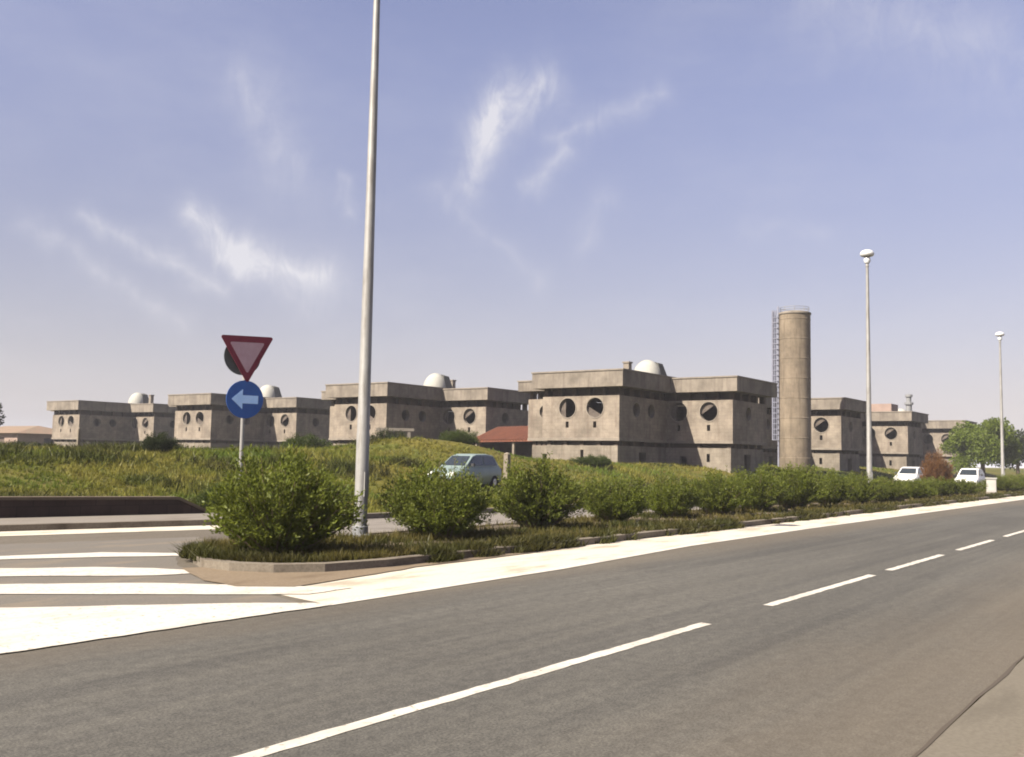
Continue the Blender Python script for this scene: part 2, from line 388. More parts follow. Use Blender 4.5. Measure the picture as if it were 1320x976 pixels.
def ground():
    us = np.concatenate([np.geomspace(-3000, -45, 14), np.arange(-40, 160, 0.8), np.geomspace(162, 4000, 26)])
    vs = np.concatenate([np.geomspace(-3000, -12, 10), np.arange(-8, 12, 4), np.arange(14, 62, 0.55), np.arange(62, 150, 2.0), np.geomspace(152, 4000, 24)])
    U, V = np.meshgrid(us, vs, indexing='ij')
    Z = terrain(U, V)
    nu, nv = len(us), len(vs)
    idx = np.arange(nu*nv).reshape(nu, nv)
    F = np.stack([idx[:-1,:-1], idx[1:,:-1], idx[1:,1:], idx[:-1,1:]], -1).reshape(-1, 4)
    me = np_mesh('ground', np.stack([U, V, Z], -1).reshape(-1, 3), F)
    me.polygons.foreach_set('use_smooth', [True]*len(me.polygons))
    tag(link_mesh('ground', me, M['ground']), kind='structure')
ground()

# ------------------------------------------------------------------ roads, kerbs, markings
def kpts(u0, u1, off=0.0):
    xs = [u0] + [x for x in KX if u0 < x < u1] + [u1]
    return [(x, float(kerb_v(x)) + off) for x in xs]
far = kpts(-120, 900)
sheet('main_road', [(-120, 1.45), (900, 1.45)] + far[::-1], 0.0, M['asphalt'])
sheet('service_road', [(13.5, 13.5), (900, 13.5), (900, 17.2)] + [(x, y-0.1) for x, y in kpts(14.0, 899)][::-1], 0.004, M['service'])
sheet('far_gutter', kpts(-60, 13.0, -1.15) + [(13.7, 17.75)] + kpts(-60, 13.4, -0.02)[::-1], 0.008, M['pale'])
# broad pale concrete apron between carriageway and planted island
sheet('concrete_apron', [(7.35, 7.80), (9.5, 7.84), (12, 7.92), (17, 8.30), (24, 8.42), (40, 8.42), (900, 8.42), (900, 9.72), (12, 9.72), (10.2, 9.75), (9.2, 10.1), (8.45, 10.7), (8.0, 10.6), (7.6, 9.4)], 0.004, M['pale'])
sheet('dusty_gutter', [(-120, 0.93), (900, 0.93), (900, 1.43), (-120, 1.43)], 0.004, M['gutter'])
def joint():
    bm = bmesh.new(); prev = None
    for i in range(140):
        u = -4 + i*0.5; w = 0.006 + 0.012*random.random(); c = 1.44 + random.uniform(-0.012, 0.012)
        cur = (bm.verts.new((u, c-w, 0.008)), bm.verts.new((u, c+w, 0.008)))
        if prev: bm.faces.new((prev[0], cur[0], cur[1], prev[1]))
        prev = cur
    tag(obj('road_joint', bm, M['crack']), kind='structure')
joint()
bm = bmesh.new(); box(bm, -120, 900, 0.72, 0.93, -0.2, 0.13); tag(obj('near_kerb', bm, M['kerb']), kind='structure')
bm = bmesh.new(); box(bm, -120, 900, -3.2, 0.717, -0.2, 0.12); tag(obj('near_pavement', bm, M['pave']), kind='structure')

# far kerb and pavement along the side road
def strip(name, o0, o1, z0, z1, u0, u1, material):
    bm = bmesh.new(); a = kpts(u0, u1, o0); b = kpts(u0, u1, o1)
    prism(bm, a + b[::-1], z0, z1); return tag(obj(name, bm, material), kind='structure')
strip('far_kerb', 0.0, 0.22, -0.2, 0.13, -60, 900, M['kerb'])
bm = bmesh.new(); prism(bm, kpts(-45, 15.6, 0.223) + [(15.6, 20.35), (14.9, 20.26), (14.2, 20.36), (10.4, 21.21), (0, 23.91), (-18, 28.91), (-45, 37.0)], -0.2, 0.12)
tag(obj('far_pavement', bm, M['pave']), kind='structure')

def rough(pts, amp=0.012, step=0.22):
    out = []
    for (x0, y0), (x1, y1) in zip(pts, pts[1:] + pts[:1]):
        L = math.hypot(x1-x0, y1-y0); n = max(1, min(150, int(L/step)))
        for k in range(n):
            out.append((x0 + (x1-x0)*k/n + random.uniform(-amp, amp), y0 + (y1-y0)*k/n + random.uniform(-amp, amp)))
    return out
# dashed centre line and edge line
for u0, u1 in ((-6, 9.05), (10.67, 14.69), (15.55, 19.0), (20.3, 23.75), (25.2, 28.7), (30.1, 33.6), (35, 38.5), (40, 43.5), (45, 48.5), (50, 53.5), (55, 58.5)):
    j = 0.0
    sheet('centre_line', rough([(u0, 4.16), (u1, 4.16), (u1 + 0.03, 4.28), (u0 + 0.02, 4.28)], 0.008, 0.12), 0.004, M['paint'])
sheet('edge_line', [(7.0, 7.72), (12, 7.85), (17, 8.25), (24, 8.37), (900, 8.37), (900, 8.52), (24, 8.52), (17, 8.42), (12, 8.03), (7.0, 7.90)], 0.008, M['paint'])
# painted hatching ahead of the island nose
for pts in ([(-3, 7.74), (7.35, 7.74), (7.3, 7.95), (6.72, 8.55), (4.95, 9.95), (2.6, 11.9), (-3, 13)],
            [(0.5, 15.6), (5.41, 10.9), (7.7, 8.5), (8.45, 8.55), (7.1, 10.55), (5.8, 11.68), (0.9, 16.5)],
            [(1.5, 16.5), (6.14, 12.41), (7.5, 11.18), (8.3, 11.0), (7.95, 11.9), (7.46, 12.55), (6.53, 13.2), (1.9, 17.3)],
            [(3.0, 16.9), (7.06, 14.3), (8.21, 13.67), (9.3, 12.95), (9.6, 13.15), (8.64, 14.25), (7.26, 14.75), (3.4, 17.5)]):
    sheet('hatched_marking', rough(pts, 0.02), 0.012, M['paint'])

sheet('dirt_patch', rough([(7.55, 9.6), (8.0, 9.1), (9.2, 9.25), (10.6, 9.45), (12.4, 9.52), (15.5, 9.62), (15.5, 9.74), (10.3, 9.74), (9.3, 9.94), (8.74, 10.34), (8.44, 10.9), (8.44, 11.5), (8.2, 11.6), (7.9, 11.0), (7.6, 10.3)], 0.035, 0.35), 0.016, M['dirt'])
sheet('junction_surface', rough([(-14, 7.9), (7.2, 7.9), (7.5, 9.2), (7.95, 10.6), (8.2, 11.6), (9.0, 12.9), (10.2, 13.6), (11.5, 15.8), (4, 17.6), (-14, 22)], 0.06, 0.3), 0.003, M['junction'])
# planted island
def island():
    nose = [(9.3, 9.95), (8.75, 10.35), (8.45, 10.9), (8.45, 11.5), (8.8, 12.2), (9.4, 12.8), (10.3, 13.25), (11.6, 13.45)]
    inner = [(9.45, 10.1), (8.93, 10.46), (8.66, 10.95), (8.66, 11.45), (8.98, 12.08), (9.54, 12.63), (10.4, 13.05), (11.6, 13.25)]
    bm = bmesh.new()
    prism(bm, [(600, 9.75), (10.3, 9.75)] + nose + [(600, 13.45), (600, 13.25)] + inner[::-1] + [(10.3, 9.95), (600, 9.95)], -0.2, 0.12)
    tag(obj('island_kerb', bm, M['kerb']), kind='structure')
    bm = bmesh.new()
    prism(bm, [(600, 9.953), (10.3, 9.953)] + [(x + 0.004, y) for x, y in inner] + [(600, 13.247)], -0.2, 0.10)
    tag(obj('island_bed', bm, M['soil']), kind='structure')
island()

# ------------------------------------------------------------------ low dark wall
def low_wall():
    root = empty('low_wall', (10.4, 21.2, 0.1))
    tag(root, 'long low dark stone wall holding back the grass beyond the side road', 'wall')
    line = [(-45, 37.0), (-18, 28.9), (0, 23.9), (10.4, 21.2), (14.2, 20.35), (14.9, 20.25)]
    tops = [0.40, 0.40, 0.40, 0.40, 0.36, 0.05]
    for name, w0, w1, lo, hi, m_ in (('wall', 0.0, 0.30, None, 0.0, 'darkwall'), ('coping', -0.04, 0.34, 0.003, 0.07, 'coping')):
        bm = bmesh.new(); prev = None
        for (x, y), t in zip(line, tops):
            z0 = -0.3 if lo is None else t + lo; z1 = t + hi
            c = [bm.verts.new((x-10.4, y-21.2+w, z)) for w, z in ((w0, z0), (w1, z0), (w1, z1), (w0, z1))]
            if prev:
                for k in range(4): bm.faces.new((prev[k], prev[(k+1)%4], c[(k+1)%4], c[k]))
            else: bm.faces.new(c)
            prev = c
        bm.faces.new(prev[::-1]); obj(name, bm, M[m_], root)
low_wall()

# ------------------------------------------------------------------ foliage
def leaf_quads(P, D, length, width, rnd):
    """diamond leaves at P pointing along D"""
    n = len(P)
    D = D/np.linalg.norm(D, axis=1, keepdims=True)
    r = rnd.normal(size=(n, 3)); S = np.cross(D, r); S /= np.linalg.norm(S, axis=1, keepdims=True) + 1e-9
    L = length*(0.6 + 0.8*rnd.random((n, 1))); Wd = width*(0.6 + 0.8*rnd.random((n, 1)))
    a = P; b = P + D*L*0.5 + S*Wd*0.5; c = P + D*L; d = P + D*L*0.5 - S*Wd*0.5
    V = np.stack([a, b, c, d], 1).reshape(-1, 3); F = np.arange(n*4).reshape(-1, 4)
    return V, F

def bush_meshes(seed, rad=1.0, height=1.55, shoots=640, per=48, leaf=0.075, width=0.025, spread=1.0):
    rnd = np.random.default_rng(seed)
    ang = rnd.random(shoots)*2*math.pi
    tilt = np.arccos(1 - rnd.random(shoots)*(1 - math.cos(R(86)*spread)))
    # outline: broad shoulders, lower crown in the middle, lobes
    lob = 0.86 + 0.20*np.sin(ang*3 + seed) * np.sin(tilt*3 + seed*1.3) + rnd.normal(0, 0.05, shoots)
    ex = np.sin(tilt)*rad*1.22*lob; ez = np.maximum(np.cos(tilt), 0.0)**0.5*height*lob + 0.03*height
    end = np.stack([np.cos(ang)*ex, np.sin(ang)*ex, ez], 1)
    base = np.stack([np.cos(ang)*rad*0.30*rnd.random(shoots), np.sin(ang)*rad*0.30*rnd.random(shoots), np.full(shoots, 0.02)], 1)
    midp = base*0.45 + end*0.55; midp[:, 2] += 0.06*height*np.sin(tilt); midp[:, :2] *= 1.06
    P, D = [], []
    for i in range(shoots):
        t = 0.10 + 0.92*rnd.random(per)**0.7
        t = np.clip(t, 0, 1)[:, None]
        p = (1-t)**2*base[i] + 2*t*(1-t)*midp[i] + t*t*end[i]
        tg = 2*(1-t)*(midp[i]-base[i]) + 2*t*(end[i]-midp[i])
        tg /= np.linalg.norm(tg, axis=1, keepdims=True)
        P.append(p + rnd.normal(0, 0.028*rad, (per, 3))); D.append(tg*0.8 + rnd.normal(0, 0.6, (per, 3)) + np.array([0, 0, 0.25]))
    P = np.concatenate(P); D = np.concatenate(D); P[:, 2] = np.maximum(P[:, 2], 0.04)
    V, F = leaf_quads(P, D, leaf, width, rnd)
    fol = np_mesh('foliage', V, F)
    bm = bmesh.new()
    for i in range(0, shoots, 7):
        tube(bm, [base[i], (base[i]+2*midp[i]+end[i])/4, end[i]*0.96 + base[i]*0.04], [0.016*rad, 0.011*rad, 0.004*rad], 5)
    st = bpy.data.meshes.new('stems'); bm.to_mesh(st); bm.free()
    return fol, st

BV = [bush_meshes(s) for s in (3, 8, 15, 21)]
for fol, st in BV: fol.materials.append(M['leaf']); st.materials.append(M['stem'])

def place_bush(variant, x, y, z, sx, sz, rz, label, group, cat='bush', name='hedge_bush', fmat=None):
    root = empty(name, (x, y, z), rz); root.scale = (sx, sx, sz)
    tag(root, label, cat, group)
    fol, st = BV[variant % 4]
    f = bpy.data.objects.new('foliage', fol); COL.objects.link(f); f.parent = root
    if fmat is not None:
        f.material_slots[0].link = 'OBJECT'; f.material_slots[0].material = fmat
    s = bpy.data.objects.new('stems', st); COL.objects.link(s); s.parent = root
    return root

ordinal = ['', 'second', 'third', 'fourth', 'fifth', 'sixth', 'seventh', 'eighth', 'ninth', 'tenth', 'eleventh', 'twelfth', 'thirteenth', 'fourteenth']
BUSH = [(9.72, 11.42, 0.94, 1.04), (13.85, 11.8, 0.88, 0.92), (17.25, 12.0, 0.84, 0.98), (20.75, 12.1, 0.74, 0.78), (23.75, 12.1, 0.66, 0.75), (26.4, 11.9, 0.78, 0.82),
        (29.1, 11.9, 0.80, 0.90), (32.3, 11.9, 0.98, 1.04), (35.7, 11.8, 0.80, 0.88), (38.9, 11.6, 0.80, 0.80), (42.4, 11.5, 0.85, 0.70), (46.6, 11.6, 0.95, 0.66), (51.5, 11.7, 1.05, 0.66), (57.0, 11.6, 0.95, 0.60)]
blabels = ['largest round green bush at the island nose in front of the road sign post',
           'dark green hedge bush just right of the near lamp post, below the blue car',
           'bushy green shrub in the hedge, just right of the pale blue car',
           'medium green bush in the hedge below the left edge of the big two window building',
           'small rounded green bush in the hedge with bright road showing beside its base',
           'fifth green hedge bush counting right from the near lamp post',
           'sixth green hedge bush counting right from the near lamp post',
           'tallest dark green clump in the middle of the hedge, under the concrete silo',
           'green hedge bush just right of the tall clump under the silo',
           'green hedge bush immediately left of the middle lamp post',
           'green hedge bush growing at the foot of the middle lamp post',
           'dark green hedge bush just right of the middle lamp post',
           'green hedge bush in front of the brown dry shrub, between the two distant lamp posts',
           'last low green bush of the hedge before the white roadside cabinet']
for i, (x, y, s, h) in enumerate(BUSH):
    place_bush(i, x, y, 0.07, s*1.03, h*0.95, random.uniform(0, 6.28), blabels[i], 'bushes planted along the road island')
for i, (x, y, s, h) in enumerate(((68.5, 11.4, 1.1, 0.62), (73, 11.6, 1.1, 0.66), (82, 11.6, 1.2, 0.7), (90, 11.6, 1.3, 0.75))):
    place_bush(i+1, x, y, 0.09, s, h, i*1.3, ['low dusty bush right beyond the white cabinet on the island', 'low bush on the island just left of the farthest lamp post',
        'distant low bush right of the farthest lamp post', 'most distant island bush at the right edge of the view'][i], 'bushes planted along the road island')

# field shrubs
FS = [(22.3, 33.4, 0.62, 0.55, M['leafdark'], 'small dark brownish shrub alone in the grass left of the road signs'),
      (37.0, 41.6, 1.25, 0.85, M['leafmid'], 'green shrub on the field behind the near lamp post, left of it'),
      (40.6, 38.6, 1.35, 1.0, M['leafdark'], 'dark green shrub on the mound just right of the near lamp post'),
      (41.4, 34.0, 1.0, 0.62, M['leafmid'], 'green shrub on the right slope of the mound below the red tiled shed'),
      (43.4, 35.6, 0.9, 0.7, M['leafdark'], 'dark shrub at the right end of the mound in front of the round window wing'),
      (49.0, 30.0, 1.1, 0.45, M['leafmid'], 'low green weeds in front of the big two window building'),
      (60.0, 24.6, 1.4, 0.6, M['leafdark'], 'dark low shrub at the foot of the right wing of the big building'),
      (68.5, 22.0, 1.5, 0.62, M['leafmid'], 'green shrub in front of the concrete silo base'),
      (16.4, 21.5, 0.55, 0.5, M['leafmid'], 'small green tuft at the end of the low dark wall'),
      (40.8, 60.0, 1.2, 0.5, M['leafdark'], 'dark low scrub before the second building from the left'),
      (31.6, 62.4, 1.6, 0.55, M['leafdark'], 'dark low scrub before the leftmost building')]
for i, (x, y, s, h, m_, lab) in enumerate(FS):
    place_bush(i, x, y, float(terrain(x, y)) - 0.03, s, h, i*1.7, lab, 'shrubs scattered on the field', 'shrub', 'field_shrub', m_)
place_bush(2, 66.4, 15.0, 0.0, 0.85, 1.6, 0.4, 'tall reddish brown dry shrub between the two white parked cars', None, 'shrub', 'dry_shrub', M['leafbrown'])

def tree(name, x, y, z, h, cr, ch, seed, fmat, label, cat='tree', n=9000, leaf=0.28, group=None):
    rnd = np.random.default_rng(seed)
    root = empty(name, (x, y, z)); tag(root, label, cat, group)
    bm = bmesh.new()
    tube(bm, [(0,0,-0.2), (0.05,0.03,h*0.25), (-0.05,0.08,h*0.5), (0.1,0,h*0.8)], [0.045*h, 0.035*h, 0.025*h, 0.01*h], 9)
    tips = []
    for k in range(11):
        a = k*2.4 + rnd.random(); zz = h*(0.28 + 0.045*k); e = (math.cos(a)*cr*0.7, math.sin(a)*cr*0.7, zz + h*0.22)
        tube(bm, [(0,0,zz), (e[0]*0.5, e[1]*0.5, zz + h*0.13), e], [0.016*h, 0.011*h, 0.004*h], 6); tips.append(e)
    obj('trunk', bm, M['bark'], root)
    cl = []
    for k in range(34):
        a = rnd.random()*6.28; ct = rnd.uniform(-0.75, 1); st_ = math.sqrt(1-ct*ct); rr = rnd.uniform(0.45, 0.95)
        cl.append((math.cos(a)*st_*cr*rr, math.sin(a)*st_*cr*rr, h - ch/2 + ct*ch/2*rr))
    cl = np.array(cl + tips); per = n//len(cl)
    rad = cr*(0.20 + 0.20*rnd.random(len(cl)))
    P = []; D = []
    for c, r_ in zip(cl, rad):
        d = rnd.normal(size=(per, 3)); d /= np.linalg.norm(d, axis=1, keepdims=True)
        P.append(c + d*r_*(rnd.random((per, 1))**0.45)*np.array([1, 1, 0.8])); D.append(d + rnd.normal(0, 0.7, (per, 3)) + np.array([0, 0, -0.2]))
    V, F = leaf_quads(np.concatenate(P), np.concatenate(D), leaf, leaf*0.6, rnd)
    link_mesh('crown', np_mesh('crown', V, F), fmat, root)
    return root

tree('broadleaf_tree', 115, 21.2, 0.5, 6.0, 3.7, 5.6, 5, M['leafbright'], 'rounded bright green tree behind the farthest lamp post', n=30000, leaf=0.24)
tree('dark_tree', 142, 22.0, 1.0, 5.2, 3.4, 4.6, 9, M['leafdark'], 'dark green tree at the right edge behind the bright tree', n=9000, leaf=0.34)
tree('dark_tree', 190, 24, 1.2, 7.5, 5, 6.5, 19, M['leafdark'], 'far dark tree beside the road at the right end of the horizon', n=7000, leaf=0.5)
tree('dark_tree', 72.0, 156, 1.2, 7.6, 3.6, 5.6, 23, M['leafdark'], 'dark tree at the left edge of the photo beyond the low pinkish house', n=7000, leaf=0.5)

# ------------------------------------------------------------------ grass
def blades(pts_u, pts_v, z, hgt, wid, nb, rnd, name, material, lean=0.7):
    n = len(pts_u)
    u = np.repeat(pts_u, nb) + rnd.normal(0, 0.08, n*nb)*np.repeat(hgt, nb)*3
    v = np.repeat(pts_v, nb) + rnd.normal(0, 0.08, n*nb)*np.repeat(hgt, nb)*3
    zz = np.repeat(z, nb); h = np.repeat(hgt, nb)*(0.5 + 0.8*rnd.random(n*nb)); w = np.repeat(wid, nb)*(0.6+0.8*rnd.random(n*nb))
    a = rnd.random(n*nb)*6.28; l = np.abs(rnd.normal(0, lean, n*nb))*h; la = rnd.random(n*nb)*6.28
    ca, sa = np.cos(a)*w, np.sin(a)*w
    A = np.stack([u-ca, v-sa, zz-0.03], 1); B = np.stack([u+ca, v+sa, zz-0.03], 1)
    C2 = np.stack([u + np.cos(la)*l, v + np.sin(la)*l, zz + h], 1)
    V = np.stack([A, B, C2], 1).reshape(-1, 3); F = np.arange(n*nb*3).reshape(-1, 3)
    return tag(link_mesh(name, np_mesh(name, V, F), material), kind='stuff')

def field_grass():
    rnd = np.random.default_rng(5)
    N = 95000
    d = np.exp(rnd.uniform(math.log(19), math.log(115), N)); th = np.radians(rnd.uniform(4, 74, N))
    u = d*np.cos(th); v = d*np.sin(th)
    k = v - kerb_v(u)
    left = u < 15.3
    ok = np.where(left, k > 2.75, k > 0.5) & ~((u > 57.5) & (v > 33) & (u < 66) & (v < 43))
    u, v, d = u[ok], v[ok], d[ok]
    cu = rnd.uniform(5, 110, 260); cv = rnd.uniform(18, 110, 260); cr = rnd.uniform(0.7, 3.6, 260); ch = rnd.normal(0, 1, 260)
    patch = np.zeros(len(u))
    for a, b, r_, h_ in zip(cu, cv, cr, ch): patch += h_*np.exp(-((u-a)**2 + (v-b)**2)/r_**2)
    keep = patch + rnd.normal(0, 0.25, len(u)) > -0.85           # trampled and bare spots
    u, v, d, patch = u[keep], v[keep], d[keep], patch[keep]
    h = np.clip(0.13 + 0.07*patch, 0.05, 0.36)*(0.6 + 0.9*rnd.random(len(u)))*np.clip((v - kerb_v(u))/3.0, 0.35, 1)
    tall = rnd.random(len(u)) < 0.02; h[tall] *= 1.9
    w = 0.008 + 0.00045*d
    blades(u, v, terrain(u, v), h, w, 6, rnd, 'field_grass', M['grass'])
field_grass()

def field_weeds():
    rnd = np.random.default_rng(31)
    U, V_, H_ = [], [], []
    for k in range(150):
        d = math.exp(rnd.uniform(math.log(22), math.log(95))); th = R(rnd.uniform(8, 72)) if k % 2 else R(rnd.uniform(44, 72))
        a, b = d*math.cos(th), d*math.sin(th)
        if b - float(kerb_v(a)) < (3.4 if a < 16 else 1.2) or (a > 56 and b > 32): continue
        r_ = rnd.uniform(0.3, 1.5); n = int(140*r_)
        U.append(a + rnd.normal(0, r_*0.6, n)); V_.append(b + rnd.normal(0, r_*0.45, n)); H_.append(np.full(n, rnd.uniform(0.16, 0.42)))
    u = np.concatenate(U); v = np.concatenate(V_); h = np.concatenate(H_)
    ok = (v - kerb_v(u)) > np.where(u < 15.5, 2.8, 0.6); u, v, h = u[ok], v[ok], h[ok]
    blades(u, v, terrain(u, v), h*(0.5 + 0.7*rnd.random(len(u))), 0.014 + 0.0006*np.hypot(u, v), 5, rnd, 'field_weeds', M['fieldweed'], 0.9)
field_weeds()

def island_grass():
    rnd = np.random.default_rng(6)
    N = 14000
    u = 8.8 + np.exp(rnd.uniform(math.log(0.6), math.log(75), N)); v = rnd.uniform(9.98, 13.22, N)
    ok = (u > 10.3) | (((u-10.4)/1.7)**2 + ((v-11.6)/1.6)**2 < 1)
    pat = np.sin(u*1.3 + 2.1*np.sin(v*1.7)) + np.sin(v*2.3 + u*0.4)
    ok &= (pat + rnd.normal(0, 0.5, N) > -0.2) | (v < 10.35)
    u, v = u[ok], v[ok]
    blades(u, v, np.full(len(u), 0.10), 0.06 + 0.10*rnd.random(len(u)), 0.008 + 0.0004*u, 6, rnd, 'verge_grass', M['grassdry'], 0.6)
island_grass()

def kerb_weeds():
    rnd = np.random.default_rng(16)
    N = 16000
    u = 9.6 + np.exp(rnd.uniform(math.log(0.5), math.log(70), N)); v = 9.66 + np.abs(rnd.normal(0, 0.30, N))
    th = rnd.uniform(R(120), R(300), 1500)
    u = np.concatenate([u, 10.2 + 1.45*np.cos(th) + rnd.normal(0, 0.07, 1500)]); v = np.concatenate([v, 11.6 + 1.45*np.sin(th) + rnd.normal(0, 0.07, 1500)])
    pat = np.sin(u*0.9 + 1.3) + np.sin(u*2.3) * 0.7 + 0.5*np.sin(u*5.1) + np.sin(v*3.0)*(u < 10.4)
    ok = pat + rnd.normal(0, 0.35, len(u)) > 0.15
    u, v = u[ok], v[ok]
    blades(u, v, np.where((v < 9.80) & (u > 10.2), 0.0, 0.09), 0.06 + 0.11*rnd.random(len(u)), 0.010 + 0.0005*u, 6, rnd, 'kerb_weeds', M['weed'], 0.9)
kerb_weeds()

# ------------------------------------------------------------------ street lamps
def street_lamp():
    root = empty('street_lamp', (12.9, 12.9, 0.10))
    H = 11.3
    bm = bmesh.new(); lathe(bm, [(0.122, -0.1), (0.122, 1.9), (0.116, 1.92), (0.100, 5.0), (0.098, 5.02), (0.080, 8.2), (0.078, 8.22), (0.062, H-0.75)], n=20); obj('pole', bm, M['galv'], root, True)
    bm = bmesh.new(); lathe(bm, [(0.21, -0.02), (0.21, 0.05), (0.15, 0.07), (0.145, 0.20), (0.124, 0.22)], n=20); obj('base_collar', bm, M['galvdark'], root, True)
    bm = bmesh.new(); box(bm, -0.055, 0.055, -0.134, -0.112, 0.75, 1.2); obj('access_door', bm, M['galv'], root)
    hd = empty('lamp_head', (0, 0, 0)); hd.parent = root
    bm = bmesh.new(); lathe(bm, [(0.07, H-0.80), (0.085, H-0.74), (0.07, H-0.70), (0.07, H-0.62)], n=16); obj('neck', bm, M['galv'], hd, True)
    bm = bmesh.new(); lathe(bm, [(0.0, H-0.63), (0.11, H-0.61), (0.155, H-0.50), (0.15, H-0.42), (0.10, H-0.33), (0.0, H-0.33)], n=20); obj('globe', bm, M['lampglass'], hd, True)
    bm = bmesh.new(); lathe(bm, [(0.0, H-0.30), (0.26, H-0.29), (0.305, H-0.24), (0.31, H-0.17), (0.25, H-0.06), (0.14, H-0.01), (0.0, H)], n=28); obj('lamp_hood', bm, M['lampwhite'], hd, True)
    for a in (0.3, 2.4, 4.5):
        bm = bmesh.new(); tube(bm, [(0.1*math.cos(a), 0.1*math.sin(a), H-0.36), (0.2*math.cos(a), 0.2*math.sin(a), H-0.28)], 0.012, 6); obj('bracket', bm, M['galv'], hd)
    return root
L0 = street_lamp()
tag(L0, 'tall near galvanised lamp post right of the road sign, head above the picture', 'street lamp', 'lamp posts along the island')
for x, lab in ((44.7, 'middle street lamp with round white head, right of the concrete silo'), (77.0, 'farthest street lamp with white head, in front of the bright green tree')):
    c = copy_tree(L0); c.location = (x, 12.9, 0.10); c['label'] = lab

# ------------------------------------------------------------------ road sign
def road_sign():
    root = empty('road_sign', (10.29, 13.05, 0.09), 0)
    root.rotation_euler = (0, 0, R(252 - 270))   # plates face the road user on the main road
    tag(root, 'road sign post with red edged triangle above a blue left arrow disc', 'road sign')
    # local frame: -y is the face side, x to the viewer's right
    bm = bmesh.new(); lathe(bm, [(0.034, -0.2), (0.034, 3.36), (0.0, 3.37)], 0, 0.06, 14); obj('post', bm, M['galv'], root, True)
    for z in (2.25, 2.62, 2.95, 3.2):
        bm = bmesh.new(); box(bm, -0.05, 0.05, 0.017, 0.10, z, z+0.04); obj('clamp', bm, M['galvdark'], root)
    def plate(name, pts, y0, y1, m_, parent, rot=0, c=(0, 0)):
        bm = bmesh.new(); prism(bm, pts, 0, y1-y0)
        bm.transform(Matrix.Translation((c[0], y1, c[1])) @ Matrix.Rotation(rot, 4, 'Y') @ Matrix.Rotation(math.pi/2, 4, 'X'))
        return obj(name, bm, m_, parent)
    def tri(s, rc, n=5):
        """rounded triangle, point down, side s"""
        out = []; h = s*math.sqrt(3)/2
        for cx, cy, a0 in ((-s/2 + rc*1.73, h/3 - rc, 90), (0, -2*h/3 + 2*rc, 210), (s/2 - rc*1.73, h/3 - rc, 330)):
            for k in range(n): a = R(a0 + 120*k/(n-1)); out.append((cx + rc*math.cos(a), cy + rc*math.sin(a)))
        return out
    circ = lambda r: [(r*math.cos(2*math.pi*i/40), r*math.sin(2*math.pi*i/40)) for i in range(40)]
    rot = R(-2.0)
    t = plate('give_way_plate', tri(0.92, 0.03), 0.0, 0.014, M['signred'], root, rot, (0.01, 3.19))
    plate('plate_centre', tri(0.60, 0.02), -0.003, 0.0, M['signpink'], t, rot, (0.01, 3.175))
    d = plate('arrow_plate', circ(0.315), 0.0, 0.014, M['signblue'], root, 0, (0, 2.40))
    arrow = [(-0.225, 0.0), (-0.04, 0.165), (-0.04, 0.068), (0.225, 0.068), (0.225, -0.068), (-0.04, -0.068), (-0.04, -0.165)]
    plate('arrow', arrow, -0.003, 0.0, M['signpale'], d, 0, (0, 2.40))
    plate('reverse_plate', circ(0.315), 0.105, 0.119, M['signback'], root, 0, (-0.03, 3.12))
road_sign()

# ------------------------------------------------------------------ concrete buildings
FRONT = lambda x: Matrix(((0,0,1,x),(1,0,0,0),(0,1,0,0),(0,0,0,1)))        # s->y, t->z, depth->+x
SIDE = lambda y: Matrix(((1,0,0,0),(0,0,1,y),(0,1,0,0),(0,0,0,1)))         # s->x, t->z, depth->+y

def ring(bm, M4, s, t, r, n=28, w=0.07, d0=-0.03, d1=0.22):
    """round window surround"""
    vs = []
    for k in range(n):
        a = 2*math.pi*k/n; c, sn = math.cos(a), math.sin(a)
        vs.append([bm.verts.new(M4 @ Vector((s + q*c, t + q*sn, dd))) for q, dd in ((r+w, d0), (r-0.004, d0), (r-0.004, d1), (r+w, -0.002))])
    for k in range(n):
        a, b = vs[k], vs[(k+1) % n]
        for q in range(3): bm.faces.new((a[q], a[q+1], b[q+1], b[q]))

